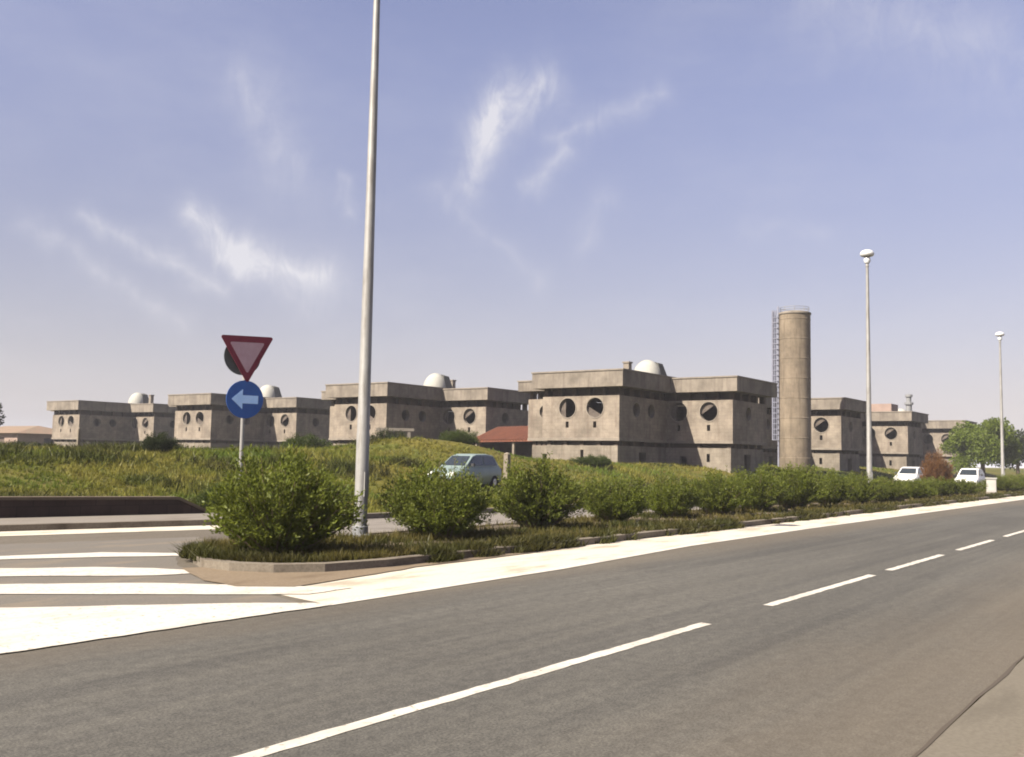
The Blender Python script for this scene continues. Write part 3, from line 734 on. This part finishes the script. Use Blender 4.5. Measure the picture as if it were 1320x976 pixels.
def wing(root, x0, x1, y0, y1, dz, fh, sh, low_f=(), low_s=(), top=True):
    """one two-storey wing. fh / sh: windows in the front (-x) and road side (-y) faces"""
    T = 0.32; z0, z1 = 3.15, 6.1
    bm = bmesh.new()
    panel(bm, FRONT(x0), y0, y1, z0, z1+0.0, fh, T)
    panel(bm, SIDE(y0), x0+T, x1, z0, z1, sh, T)
    box(bm, x1-T, x1, y0+T, y1, z0, z1); box(bm, x0+T, x1-T, y1-T, y1, z0, z1)
    w = obj('upper_wall', bm, M['wall'], root)
    SIDEM = SIDE(y0)
    for M4, hs in ((FRONT(x0), fh), (SIDEM, sh)):
        for h in hs:
            if h[0] == 'o':
                bm = bmesh.new(); ring(bm, M4, h[1], h[2], h[3]); rw = obj('round_window', bm, M['slab'], w)
                if M4 is SIDEM: continue
                bm = bmesh.new(); r_ = h[3] - 0.01
                a0, a1 = random.choice(((-0.38, 0.38), (-0.1, 0.72), (-0.40, 0.45), (-0.72, 0.05)))
                arc = [(h[1] + r_*math.cos(math.pi*(a0 + (a1-a0)*k/16)), h[2] + r_*math.sin(math.pi*(a0 + (a1-a0)*k/16))) for k in range(17)]
                front = [bm.verts.new(M4 @ Vector((p[0], p[1], 0.17))) for p in arc]; back = [bm.verts.new(M4 @ Vector((p[0], p[1], 0.23))) for p in arc]
                bm.faces.new(front); bm.faces.new(back[::-1])
                for k in range(17): bm.faces.new((front[k], front[(k+1) % 17], back[(k+1) % 17], back[k]))
                obj('infill_board', bm, M['board'], rw)
    bm = bmesh.new(); i = 0.24
    panel(bm, FRONT(x0+i), y0+i, y1-i, -3.0, 2.62, low_f, T)
    panel(bm, SIDE(y0+i), x0+i+T, x1-i, -3.0, 2.62, low_s, T)
    box(bm, x1-i-T, x1-i, y0+i+T, y1-i, -3, 2.62); box(bm, x0+i+T, x1-i-T, y1-i-T, y1-i, -3, 2.62)
    obj('lower_wall', bm, M['wallB'], root)
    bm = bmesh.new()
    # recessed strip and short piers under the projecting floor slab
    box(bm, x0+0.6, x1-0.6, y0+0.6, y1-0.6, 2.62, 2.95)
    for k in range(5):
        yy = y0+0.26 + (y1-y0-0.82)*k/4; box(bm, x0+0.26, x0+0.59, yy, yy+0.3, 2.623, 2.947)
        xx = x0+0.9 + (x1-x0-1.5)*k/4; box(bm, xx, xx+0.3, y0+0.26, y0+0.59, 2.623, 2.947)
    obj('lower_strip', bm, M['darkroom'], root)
    bm = bmesh.new(); box(bm, x0-0.03, x1+0.03, y0-0.03, y1+0.03, 2.953, 3.147); obj('floor_slab', bm, M['slab'], root)
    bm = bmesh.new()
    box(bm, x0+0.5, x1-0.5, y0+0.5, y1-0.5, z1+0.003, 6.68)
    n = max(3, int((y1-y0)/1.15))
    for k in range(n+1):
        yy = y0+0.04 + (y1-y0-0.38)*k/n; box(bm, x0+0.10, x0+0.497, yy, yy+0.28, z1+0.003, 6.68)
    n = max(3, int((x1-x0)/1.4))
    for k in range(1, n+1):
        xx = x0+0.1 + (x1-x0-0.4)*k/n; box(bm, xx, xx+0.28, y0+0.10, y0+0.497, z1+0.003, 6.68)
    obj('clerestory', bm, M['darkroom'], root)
    o = 0.58; zt = 7.78 + dz; zb = 6.683
    bm = bmesh.new(); h = 0.22
    # upstand of the parapet around a lower roof deck
    X0, X1, Y0, Y1 = x0-o, x1+o, y0-o, y1+o
    outer = [(X0,Y0),(X1,Y0),(X1,Y1),(X0,Y1)]; inner = [(X0+h,Y0+h),(X1-h,Y0+h),(X1-h,Y1-h),(X0+h,Y1-h)]
    rows = []
    for pts, z in ((inner, zt-0.45), (inner, zt), (outer, zt), (outer, zb)): rows.append([bm.verts.new((*p, z)) for p in pts])
    for a, b in zip(rows, rows[1:]):
        for k in range(4): bm.faces.new((a[k], a[(k+1)%4], b[(k+1)%4], b[k]))
    bm.faces.new(rows[0]); bm.faces.new(rows[-1][::-1])
    p = obj('parapet', bm, M['parapet'], root)
    bm = bmesh.new(); box(bm, X0-0.06, X1+0.06, Y0-0.06, Y0+h+0.04, zt+0.003, zt+0.10); box(bm, X0-0.06, X0+h+0.04, Y0+h+0.04, Y1+0.06, zt+0.003, zt+0.10)
    obj('coping', bm, M['slab'], p)
    return w

def dome(root, x, y, z, r):
    bm = bmesh.new()
    prof = [(r*1.02, 0), (r*1.02, 0.75)] + [(r*math.cos(a), 0.75 + r*1.38*math.sin(a)) for a in [i*math.pi/2/9 for i in range(9)]] + [(0.0, 0.75 + r*1.38)]
    lathe(bm, prof, x, y, 28, True); bmesh.ops.translate(bm, vec=(0,0,z), verts=bm.verts)
    d = obj('dome', bm, M['dome'], root, True)
    bm = bmesh.new()
    # lean-to hatch on the shaded side of the dome
    b0, b1, t0, t1 = x+0.0, x+1.25, x+0.15, x+0.95
    v = [bm.verts.new(p) for p in ((b0,y-r*1.30,z+0.1),(b1,y-r*1.30,z+0.1),(b1,y-r*0.1,z+0.1),(b0,y-r*0.1,z+0.1),
                                   (t0,y-r*0.70,z+2.15),(t1,y-r*0.70,z+2.15),(t1,y-r*0.1,z+2.35),(t0,y-r*0.1,z+2.35))]
    for f in ((3,2,1,0),(4,5,6,7),(0,1,5,4),(1,2,6,5),(2,3,7,6),(3,0,4,7)): bm.faces.new([v[i] for i in f])
    obj('hatch', bm, M['domegrey'], d)
    return d

def building(label):
    root = empty('concrete_building', (57.6, 33.0, 0)); tag(root, label, 'building', 'unfinished concrete buildings with round windows')
    win = lambda s: [('o', s, 5.27, 0.70), ('q', s+0.02, 4.08, 0.13, 0.22)]
    wing(root, 0.6, 8.5, 0.6, 7.0, 0.0, win(2.55) + win(4.85), [('o', 3.0, 5.2, 0.5), ('o', 5.2, 5.2, 0.5)],
         [('q', 3.75, 1.95, 0.13, 0.36)], [('q', 4.4, 1.2, 0.5, 1.0)])
    wing(root, 7.75, 14.2, -4.6, 5.9, -0.10, win(-0.35) + win(-2.75), [('o', 10.6, 5.2, 0.5)], [('q', -2.6, 1.9, 0.13, 0.3), ('q', -0.6, 1.4, 0.3, 0.6)], [('q', 11.0, 1.2, 0.6, 1.0)])
    wing(root, 2.6, 8.3, 7.03, 9.7, -0.38, [('o', 8.15, 5.15, 0.5)], [], [('q', 8.3, 1.6, 0.2, 0.4)], [])
    dome(root, 10.7, 3.9, 7.2, 1.22)
    bm = bmesh.new(); box(bm, 4.5, 4.95, 2.1, 2.55, 7.2, 8.75); box(bm, 4.44, 5.01, 2.04, 2.61, 8.753, 8.86); obj('chimney', bm, M['slab'], root)
    return root

B0 = building('largest two storey concrete building, nearest the road, standing left of the silo')
B0.location = (57.6, 33.0, 0)
for (x, y, sc, lab) in ((59.8, 57.1, 1, 'concrete building behind the near lamp post with dome and the grass mound before it'),
                    (63.4, 86.0, 1, 'concrete building directly behind the road sign with two round windows at its left'),
                    (65.8, 116.0, 1, 'leftmost concrete building at the far end of the row, dome above its right part'),
                    (82.6, 33.2, 1, 'concrete building just right of the silo, partly hidden by it'),
                    (107.6, 33.6, 1, 'smaller looking concrete building right of the middle lamp post with one round window'),
                    (131.5, 32.8, 1, 'most distant concrete building, a sliver seen left of the bright green tree')):
    c = copy_tree(B0); c.location = (x, y, 0); c['label'] = lab
    ch = [q for q in children(c) if q.name.startswith('chimney')][0]
    if y == 57.1: ch.location = (8.4, 1.5, 0.3)
    if y == 116.0: ch.location = (5.2, -2.8, 0.3)
    if x == 107.6:
        bm = bmesh.new(); box(bm, 8.6, 11.5, -2.6, 2.2, 7.2, 8.75); obj('roof_room', bm, M['pinkwall'], c)
        bm = bmesh.new(); lathe(bm, [(0.34, 7.2), (0.34, 8.6), (0.5, 8.65), (0.5, 8.9), (0.28, 8.95), (0.28, 9.5), (0.42, 9.55), (0.42, 9.8), (0, 9.9)], 9.6, -4.3, 12); obj('vent_stack', bm, M['galvdark'], c)

# ------------------------------------------------------------------ silo
def silo():
    root = empty('silo', (81.3, 29.65, 1.2)); tag(root, 'tall round stained concrete silo with caged ladder between the buildings', 'silo')
    bm = bmesh.new(); r = 1.32; H = 13.2
    prof = [(r+0.05, -1.5), (r+0.05, 0.9), (r, 0.93)]
    z = 0.93
    while z < H - 1.5:
        prof += [(r, z+1.6), (r+0.018, z+1.62), (r+0.018, z+1.68), (r, z+1.70)]; z += 1.7
    prof += [(r, H)]
    lathe(bm, prof, 0, 0, 40); obj('shaft', bm, M['silo'], root, True)
    bm = bmesh.new(); lathe(bm, [(r+0.06, H+0.003), (r+0.08, H+0.05), (r+0.06, H+0.16), (r-0.15, H+0.24), (0, H+0.30)], 0, 0, 40); obj('cap', bm, M['slab'], root, True)
    # ladder stands off the left side as seen from the road
    a = math.atan2(29.65, 81.3) + math.pi/2 + R(8)
    ca, sa = math.cos(a), math.sin(a)
    P = lambda rad, off, z: (ca*rad - sa*off, sa*rad + ca*off, z)
    lad = empty('ladder', (0, 0, 0)); lad.parent = root
    bm = bmesh.new()
    for s in (-0.22, 0.22):
        bm = bmesh.new(); tube(bm, [P(r+0.07, s, -0.5), P(r+0.07, s, H+0.75)], 0.05, 6); obj('rail', bm, M['bluesteel'], lad)
    for k in range(int((H+1)/0.32)):
        bm = bmesh.new(); tube(bm, [P(r+0.07, -0.22, -0.3+k*0.32), P(r+0.07, 0.22, -0.3+k*0.32)], 0.028, 5); obj('rung', bm, M['bluesteel'], lad)
    bm = bmesh.new()
    for k in range(24):
        z = 2.4 + k*0.46
        tube(bm, [P(r+0.07+0.50*math.sin(t*math.pi/8), 0.34*math.cos(t*math.pi/8), z) for t in range(9)], 0.034, 5)
    for t in (1, 2, 3, 4, 5, 6, 7):
        tube(bm, [P(r+0.07+0.50*math.sin(t*math.pi/8), 0.34*math.cos(t*math.pi/8), z_) for z_ in (2.4, H+0.4)], 0.036, 5)
    obj('safety_cage', bm, M['bluesteel'], lad)
    bm = bmesh.new()
    n = 18
    for zz in (H+0.42, H+0.62): tube(bm, [((r-0.1)*math.cos(2*math.pi*k/n), (r-0.1)*math.sin(2*math.pi*k/n), zz) for k in range(n+1)], 0.022, 5)
    for k in range(0, n, 2): tube(bm, [((r-0.1)*math.cos(2*math.pi*k/n), (r-0.1)*math.sin(2*math.pi*k/n), z_) for z_ in (H+0.15, H+0.62)], 0.022, 5)
    obj('railing', bm, M['galv'], root)
silo()

# ------------------------------------------------------------------ smaller structures
def tiled_shed():
    root = empty('tiled_shed', (66.0, 47.0, 1.3)); tag(root, 'low shed with rusty red tiled lean-to roof left of the big building', 'shed')
    bm = bmesh.new()
    v = [bm.verts.new(p) for p in ((-1.6,-3.9,1.75),(2.2,-3.9,3.0),(2.2,4.6,2.85),(-1.6,4.6,1.60),(-1.6,-3.9,1.88),(2.2,-3.9,3.13),(2.2,4.6,2.98),(-1.6,4.6,1.73))]
    for f in ((3,2,1,0),(4,5,6,7),(0,1,5,4),(1,2,6,5),(2,3,7,6),(3,0,4,7)): bm.faces.new([v[i] for i in f])
    rf = obj('roof', bm, M['tile'], root)
    bm = bmesh.new()
    for k in range(28):
        y = -3.85 + k*0.31; dz = -0.15*(y+3.9)/8.5
        tube(bm, [(-1.66, y, 1.90+dz), (2.2, y, 3.16+dz)], 0.085, 6)
    obj('roll_tiles', bm, M['tile'], rf)
    bm = bmesh.new(); box(bm, 2.0, 2.2, -3.8, 4.5, -1.5, 2.84); box(bm, -0.6, 2.0, 4.3, 4.5, -1.5, 1.8); obj('back_wall', bm, M['darkroom'], root)
    for y in (-3.6, 0.3, 4.2):
        bm = bmesh.new(); box(bm, -1.4, -1.2, y-0.1, y+0.1, -1.5, 1.70); obj('post', bm, M['wood'], root)
tiled_shed()

def portal():
    root = empty('concrete_portal', (49.5, 46.4, float(terrain(49.5, 46.4)))); root.rotation_euler = (0, 0, R(-48))
    tag(root, 'pale bare concrete doorway frame standing before the building behind the near lamp post', 'portal')
    for x in (-0.95, 0.95):
        bm = bmesh.new(); box(bm, x-0.11, x+0.11, -0.12, 0.12, -0.4, 1.75); obj('post', bm, M['pave'], root)
    bm = bmesh.new(); box(bm, -1.3, 1.3, -0.16, 0.16, 1.753, 1.95); obj('lintel', bm, M['pave'], root)
portal()

for i, (x, y, h, lab) in enumerate(((24.5, 43.0, 0.95, 'thin pale stake in the grass at the far left, below the leftmost building'), (34.8, 25.8, 1.35, 'pale wooden post standing just behind the pale blue car'))):
    root = empty('wooden_stake', (x, y, float(terrain(x, y)))); tag(root, lab, 'post')
    bm = bmesh.new(); w = 0.06 if i == 0 else 0.11; box(bm, -w, w, -w, w, -0.3, h); obj('shaft', bm, M['wood'], root)
    bm = bmesh.new(); lathe(bm, [(w*1.3, h+0.003), (w*1.1, h+0.05), (0, h+0.1)], n=8); obj('tip', bm, M['wood'], root)

def cabinet():
    root = empty('roadside_cabinet', (61.7, 10.95, 0.10), 0.15); tag(root, 'low white roadside cabinet on the island where the hedge stops', 'cabinet')  # added object, gives the brightness of sunlit road behind a hedge gap
    bm = bmesh.new(); box(bm, -0.42, 0.42, -0.28, 0.28, 0, 0.10); obj('plinth', bm, M['slab'], root)
    bm = bmesh.new(); box(bm, -0.38, 0.38, -0.25, 0.25, 0.103, 0.85); obj('body', bm, M['cabinet'], root)
    bm = bmesh.new(); box(bm, -0.43, 0.43, -0.30, 0.30, 0.853, 0.91); obj('lid', bm, M['cabinet'], root)
    bm = bmesh.new(); box(bm, -0.392, -0.383, -0.19, 0.19, 0.18, 0.78); obj('door', bm, M['cabinet'], root)
cabinet()

def far_house():
    root = empty('far_house', (72.0, 144.0, 1.3)); tag(root, 'low pinkish house with tan tiled roof at the far left edge', 'house')
    bm = bmesh.new(); panel(bm, FRONT(-4), -9, 7, -2, 2.5, [('q', -4.5, 1.2, 0.9, 0.7), ('q', 2.0, 1.2, 0.6, 0.7)], 0.3); panel(bm, SIDE(-9), -3.7, 5, -2, 2.5, [('q', 0.5, 1.1, 0.7, 0.8)], 0.3)
    box(bm, 4.7, 5, -8.7, 7, -2, 2.5); box(bm, -3.7, 4.7, 6.7, 7, -2, 2.5); obj('wall', bm, M['pinkwall'], root)
    bm = bmesh.new()
    v = [bm.verts.new(p) for p in ((-4.7,-9.7,2.5),(5.7,-9.7,2.5),(5.7,7.7,2.5),(-4.7,7.7,2.5),(0.5,-6,3.7),(0.5,4,3.7))]
    for f in ((3,2,1,0),(0,1,4),(1,2,5,4),(2,3,5),(3,0,4,5)): bm.faces.new([v[i] for i in f])
    obj('roof', bm, M['oldtile'], root)
    for y in (-4.5, 2.0):
        bm = bmesh.new(); box(bm, -3.82, -3.77, y-0.95, y+0.95, 0.45, 1.95); obj('shutter', bm, M['shutter'], root)
far_house()

# ------------------------------------------------------------------ cars
def loft(bm, secs):
    rows = [[bm.verts.new(p) for p in s] for s in secs]
    n = len(rows[0])
    for a, b in zip(rows, rows[1:]):
        for k in range(n): bm.faces.new((a[k], a[(k+1)%n], b[(k+1)%n], b[k]))
    bm.faces.new(rows[0][::-1]); bm.faces.new(rows[-1])

def car(loc, rz, paint, label):
    """front towards -x, length 3.9 m"""
    root = empty('parked_car', loc, rz); tag(root, label, 'car')
    body = []
    for x, w, zb, zt in ((-1.92,0.62,0.36,0.60),(-1.86,0.74,0.26,0.70),(-1.55,0.80,0.22,0.84),(-0.95,0.82,0.22,0.94),(-0.4,0.83,0.22,0.97),(0.8,0.83,0.22,0.99),(1.55,0.82,0.22,0.99),(1.88,0.78,0.26,0.95),(1.95,0.68,0.36,0.80)):
        h = zt-zb
        body.append([(x,-w*0.86,zb),(x,-w*0.98,zb+0.18*h),(x,-w,zb+0.5*h),(x,-w*0.97,zb+0.82*h),(x,-w*0.88,zt-0.02),(x,0,zt+0.03),
                     (x,w*0.88,zt-0.02),(x,w*0.97,zb+0.82*h),(x,w,zb+0.5*h),(x,w*0.98,zb+0.18*h),(x,w*0.86,zb)])
    bm = bmesh.new(); loft(bm, body)
    cab = []
    for x, wb, wt, zb, zt in ((-1.02,0.72,0.70,0.93,0.95),(-0.32,0.75,0.60,0.95,1.42),(0.0,0.76,0.60,0.95,1.50),(0.9,0.76,0.60,0.96,1.51),(1.42,0.75,0.58,0.96,1.46),(1.86,0.70,0.66,0.94,0.97)):
        cab.append([(x,-wb,zb),(x,-wt,zt-0.03),(x,-wt*0.8,zt),(x,wt*0.8,zt),(x,wt,zt-0.03),(x,wb,zb)])
    loft(bm, cab)
    b = obj('body', bm, M[paint], root, True)
    bm = bmesh.new()
    def quad(*p, off=Vector((0,0,0))): bm.faces.new([bm.verts.new(Vector(q)+off) for q in p])
    quad((-0.95,-0.60,1.00),(-0.95,0.60,1.00),(-0.36,0.50,1.40),(-0.36,-0.50,1.40), off=Vector((-0.012,0,0.012))); obj('windscreen', bm, M['glass'], root)
    bm = bmesh.new(); quad((1.80,0.58,1.03),(1.80,-0.58,1.03),(1.46,-0.48,1.42),(1.46,0.48,1.42), off=Vector((0.012,0,0.012))); obj('rear_window', bm, M['glass'], root)
    for s in (-1, 1):
        for xs in (((-0.78,1.01),(0.38,1.01),(0.38,1.43),(-0.22,1.40)), ((0.46,1.01),(1.52,1.03),(1.32,1.40),(0.46,1.43))):
            bm = bmesh.new()
            quad(*[(x, s*((0.755 if z < 1.1 else 0.625) + 0.008), z) for x, z in xs]); obj('side_window', bm, M['glass'], root)
        bm = bmesh.new(); box(bm, -1.90, -1.80, s*0.60-0.13, s*0.60+0.13, 0.60, 0.74); obj('headlight', bm, M['lamp_clear'], root)
        bm = bmesh.new(); box(bm, 1.88, 1.955, s*0.66-0.08, s*0.66+0.08, 0.66, 0.90); obj('tail_light', bm, M['signred'], root)
        bm = bmesh.new(); box(bm, -0.72, -0.60, s*0.88-0.07, s*0.88+0.07, 0.98, 1.10); obj('mirror', bm, M['plastic'], root)
        for x in (-1.22, 1.24):
            bm = bmesh.new(); lathe(bm, [(0.17,-0.09),(0.27,-0.10),(0.295,-0.06),(0.295,0.06),(0.27,0.10),(0.17,0.09)], n=22, cap=False)
            bm.transform(Matrix.Translation((x, s*0.765, 0.295)) @ Matrix.Rotation(math.pi/2, 4, 'X')); wh = obj('wheel', bm, M['tyre'], root, True)
            bm = bmesh.new(); lathe(bm, [(0.0,-0.07),(0.10,-0.08),(0.18,-0.06),(0.18,0.06),(0.10,0.08),(0.0,0.07)], n=16)
            bm.transform(Matrix.Translation((x, s*0.765, 0.295)) @ Matrix.Rotation(math.pi/2, 4, 'X')); obj('rim', bm, M['rim'], wh)
    bm = bmesh.new(); box(bm, -1.985, -1.90, -0.62, 0.62, 0.30, 0.48); obj('front_bumper', bm, M['plastic'], root)
    bm = bmesh.new(); box(bm, 1.92, 2.0, -0.62, 0.62, 0.32, 0.52); obj('rear_bumper', bm, M['plastic'], root)
    return root
cb = car((31.5, 25.5, float(terrain(31.5, 25.5)) - 0.16), R(4), 'carblue', 'pale blue grey hatchback parked on the grass behind the second bush')
cb.scale = (0.9, 0.9, 0.97)
car((75.8, 18.9, 0.03), 0.0, 'carwhite', 'white parked car just left of the brown dry shrub')
car((78.2, 15.3, 0.006), R(2), 'carwhite', 'white parked car right of the brown dry shrub, below the bright green tree')

# ------------------------------------------------------------------ sky
SUN_AZ, SUN_EL = R(163), R(42)
def world():
    w = bpy.data.worlds.new('World'); SC.world = w; w.use_nodes = True
    nt = w.node_tree; N = nt.nodes; L = nt.links
    bg = N['Background']; bg.inputs['Strength'].default_value = 0.05
    sky = N.new('ShaderNodeTexSky'); sky.sky_type = 'NISHITA'; sky.sun_disc = False
    sky.sun_elevation = SUN_EL; sky.sun_rotation = math.pi/2 - SUN_AZ
    sky.altitude = 0; sky.air_density = 1.0; sky.dust_density = 0.6; sky.ozone_density = 1.0
    tc = N.new('ShaderNodeTexCoord'); D = tc.outputs['Generated']
    sep = N.new('ShaderNodeSeparateXYZ'); L.new(D, sep.inputs[0])
    az = mathn(nt, 'MULTIPLY', mathn(nt, 'ARCTAN2', sep.outputs[1], sep.outputs[0]), 57.2958)
    el = mathn(nt, 'MULTIPLY', mathn(nt, 'ARCSINE', sep.outputs[2]), 57.2958)
    def warp(scale, amp, seed):
        n = N.new('ShaderNodeTexNoise'); n.inputs['Scale'].default_value = scale; n.inputs['Detail'].default_value = 4
        mp = N.new('ShaderNodeMapping'); mp.inputs['Location'].default_value = (seed, seed*0.7, 0); L.new(D, mp.inputs['Vector']); L.new(mp.outputs[0], n.inputs['Vector'])
        s = N.new('ShaderNodeSeparateColor'); L.new(n.outputs['Color'], s.inputs[0])
        return [mathn(nt, 'MULTIPLY', mathn(nt, 'SUBTRACT', s.outputs[i], 0.5), amp) for i in (0, 1)]
    w1 = warp(9, 2.6, 1.0); w2 = warp(34, 1.3, 4.0)
    a = mathn(nt, 'ADD', mathn(nt, 'ADD', az, w1[0]), w2[0]); e = mathn(nt, 'ADD', mathn(nt, 'ADD', el, w1[1]), w2[1])
    p = N.new('ShaderNodeCombineXYZ'); L.new(a, p.inputs[0]); L.new(e, p.inputs[1]); P = p.outputs[0]
    def vm(op, *v):
        n = N.new('ShaderNodeVectorMath'); n.operation = op
        for i, q in enumerate(v):
            if hasattr(q, 'links'): L.new(q, n.inputs[i])
            else: n.inputs[i].default_value = q
        return n
    total = None
    WISPS = [(55.4,13.3,52.7,10.9,0.62,0.85), (53.6,11.3,47.7,10.5,0.80,0.85), (51.4,10.4,48.3,8.6,1.0,0.28),
             (34.8,21.6,38.1,19.2,1.05,0.72), (37.2,21.1,38.9,15.9,0.75,0.62), (35.2,16.0,33.6,17.5,0.55,0.42), (34.0,18.6,27.8,21.1,0.60,0.34),
             (52.3,20.7,49.7,16.8,1.6,0.30), (60.8,12.5,53.5,9.1,0.45,0.42), (63.2,11.8,55.7,7.2,0.55,0.30), (41.0,15.4,34.6,10.4,0.6,0.20),
             (31.6,12.4,31.0,14.9,0.7,0.30), (18.4,25.6,8.0,21.1,2.4,0.25), (22.8,13.2,18.5,13.0,0.5,0.15), (46.8,16.2,46.2,14.2,0.4,0.3),
             (70,18,78,22,1.5,0.4), (-6,15,2,18,1.5,0.4), (90,14,100,20,1.8,0.5)]
    for a0, e0, a1, e1, wd, st in WISPS:
        pa = vm('SUBTRACT', P, (a0, e0, 0)).outputs[0]; ba = Vector((a1-a0, e1-e0, 0)); l2 = ba.length_squared
        h = mathn(nt, 'MULTIPLY', vm('DOT_PRODUCT', pa, tuple(ba)).outputs['Value'], 1/l2, clamp=True)
        sc = N.new('ShaderNodeVectorMath'); sc.operation = 'SCALE'; sc.inputs[0].default_value = tuple(ba); L.new(h, sc.inputs['Scale'])
        d = vm('LENGTH', vm('SUBTRACT', pa, sc.outputs[0]).outputs[0]).outputs['Value']
        g = mathn(nt, 'MULTIPLY', d, 1/wd); g = mathn(nt, 'POWER', g, 1.35)
        g = mathn(nt, 'MULTIPLY', mathn(nt, 'EXPONENT', mathn(nt, 'MULTIPLY', g, -1.0)), st*0.88)
        total = g if total is None else mathn(nt, 'ADD', total, g)
    st = noise(nt, mapping(nt, D, (34, 34, 16), (0.3, 0.5, 0)), 1.0, 8, 0.7, 0.8)
    st = mathn(nt, 'ADD', 0.50, mathn(nt, 'MULTIPLY', smooth(nt, st, 0.30, 0.74), 1.0))
    total = mathn(nt, 'MULTIPLY', total, st, clamp=True)
    veil = noise(nt, mapping(nt, D, (3.0, 3.0, 8.0)), 1.0, 5, 0.6)
    total = mathn(nt, 'ADD', total, mathn(nt, 'MULTIPLY', smooth(nt, veil, 0.40, 0.78), 0.16), clamp=True)
    # thin violet-grey summer haze towards the horizon
    hz = mathn(nt, 'EXPONENT', mathn(nt, 'MULTIPLY', mathn(nt, 'ABSOLUTE', el), -1/8.0))
    c = mixcol(nt, 1.0, sky.outputs[0], SKY_TINT, 'MULTIPLY')
    low = smooth(nt, el, 4.0, 27.0)
    c = mixcol(nt, 1.0, c, mixcol(nt, low, (0.70, 0.70, 0.72), (1.06, 1.07, 1.12)), 'MULTIPLY')
    c = mixcol(nt, mathn(nt, 'MULTIPLY', hz, HAZE_AMT), c, HAZE_COL)
    c = mixcol(nt, mathn(nt, 'MULTIPLY', total, 0.85), c, CLOUD_COL)
    L.new(c, bg.inputs['Color'])
SKY_TINT = (1.50, 1.09, 1.06); HAZE_AMT = 0.95; HAZE_COL = (3.95, 4.03, 4.42); CLOUD_COL = (6.0, 5.9, 6.2)
world()

s = bpy.data.lights.new('sun', 'SUN'); s.energy = 5.0; s.angle = R(0.55); s.color = (1.0, 0.92, 0.79)
so = bpy.data.objects.new('sun', s); COL.objects.link(so)
sd = Vector((math.cos(SUN_AZ)*math.cos(SUN_EL), math.sin(SUN_AZ)*math.cos(SUN_EL), math.sin(SUN_EL)))
so.rotation_euler = sd.to_track_quat('Z', 'Y').to_euler(); so.location = sd*60

# ------------------------------------------------------------------ summer haze in the air
def haze():
    m = bpy.data.materials.new('thin_haze'); m.use_nodes = True; nt = m.node_tree
    nt.nodes.remove(nt.nodes['Principled BSDF'])
    pv = nt.nodes.new('ShaderNodeVolumePrincipled'); pv.inputs['Density'].default_value = HAZE_DENSITY
    pv.inputs['Color'].default_value = (0.92, 0.93, 1.0, 1); pv.inputs['Anisotropy'].default_value = 0.0
    nt.links.new(pv.outputs[0], nt.nodes['Material Output'].inputs['Volume'])
    bm = bmesh.new(); box(bm, -3100, 4100, -3100, 4100, -2.0, 16.5)
    tag(obj('haze', bm, m), kind='stuff')
HAZE_DENSITY = 0.0004
haze()

# ------------------------------------------------------------------ camera
cam = bpy.data.cameras.new('camera'); co = bpy.data.objects.new('camera', cam); COL.objects.link(co)
cam.sensor_width = 36; cam.lens = 36*1250/1320; cam.clip_end = 12000; cam.clip_start = 0.05
yaw, pitch, roll = math.atan(920/1250), math.atan(103/1250), 0.019
F = Vector((math.cos(yaw)*math.cos(pitch), math.sin(yaw)*math.cos(pitch), math.sin(pitch)))
Rt = Vector((math.sin(yaw), -math.cos(yaw), 0)); Up = Rt.cross(F)
R2 = Rt*math.cos(roll) + Up*math.sin(roll); U2 = -Rt*math.sin(roll) + Up*math.cos(roll)
co.matrix_world = Matrix(((R2.x, U2.x, -F.x, 0), (R2.y, U2.y, -F.y, 0), (R2.z, U2.z, -F.z, 1.6), (0, 0, 0, 1)))
SC.camera = co

SC.view_settings.view_transform = 'Standard'; SC.view_settings.look = 'None'; SC.view_settings.gamma = 1.0
SC.view_settings.exposure = 1.46; SC.view_settings.use_curve_mapping = False
SC.render.film_transparent = False
SC.cycles.filter_width = 1.9
SC.cycles.max_bounces = 6; SC.cycles.transparent_max_bounces = 4
SC.cycles.use_denoising = True
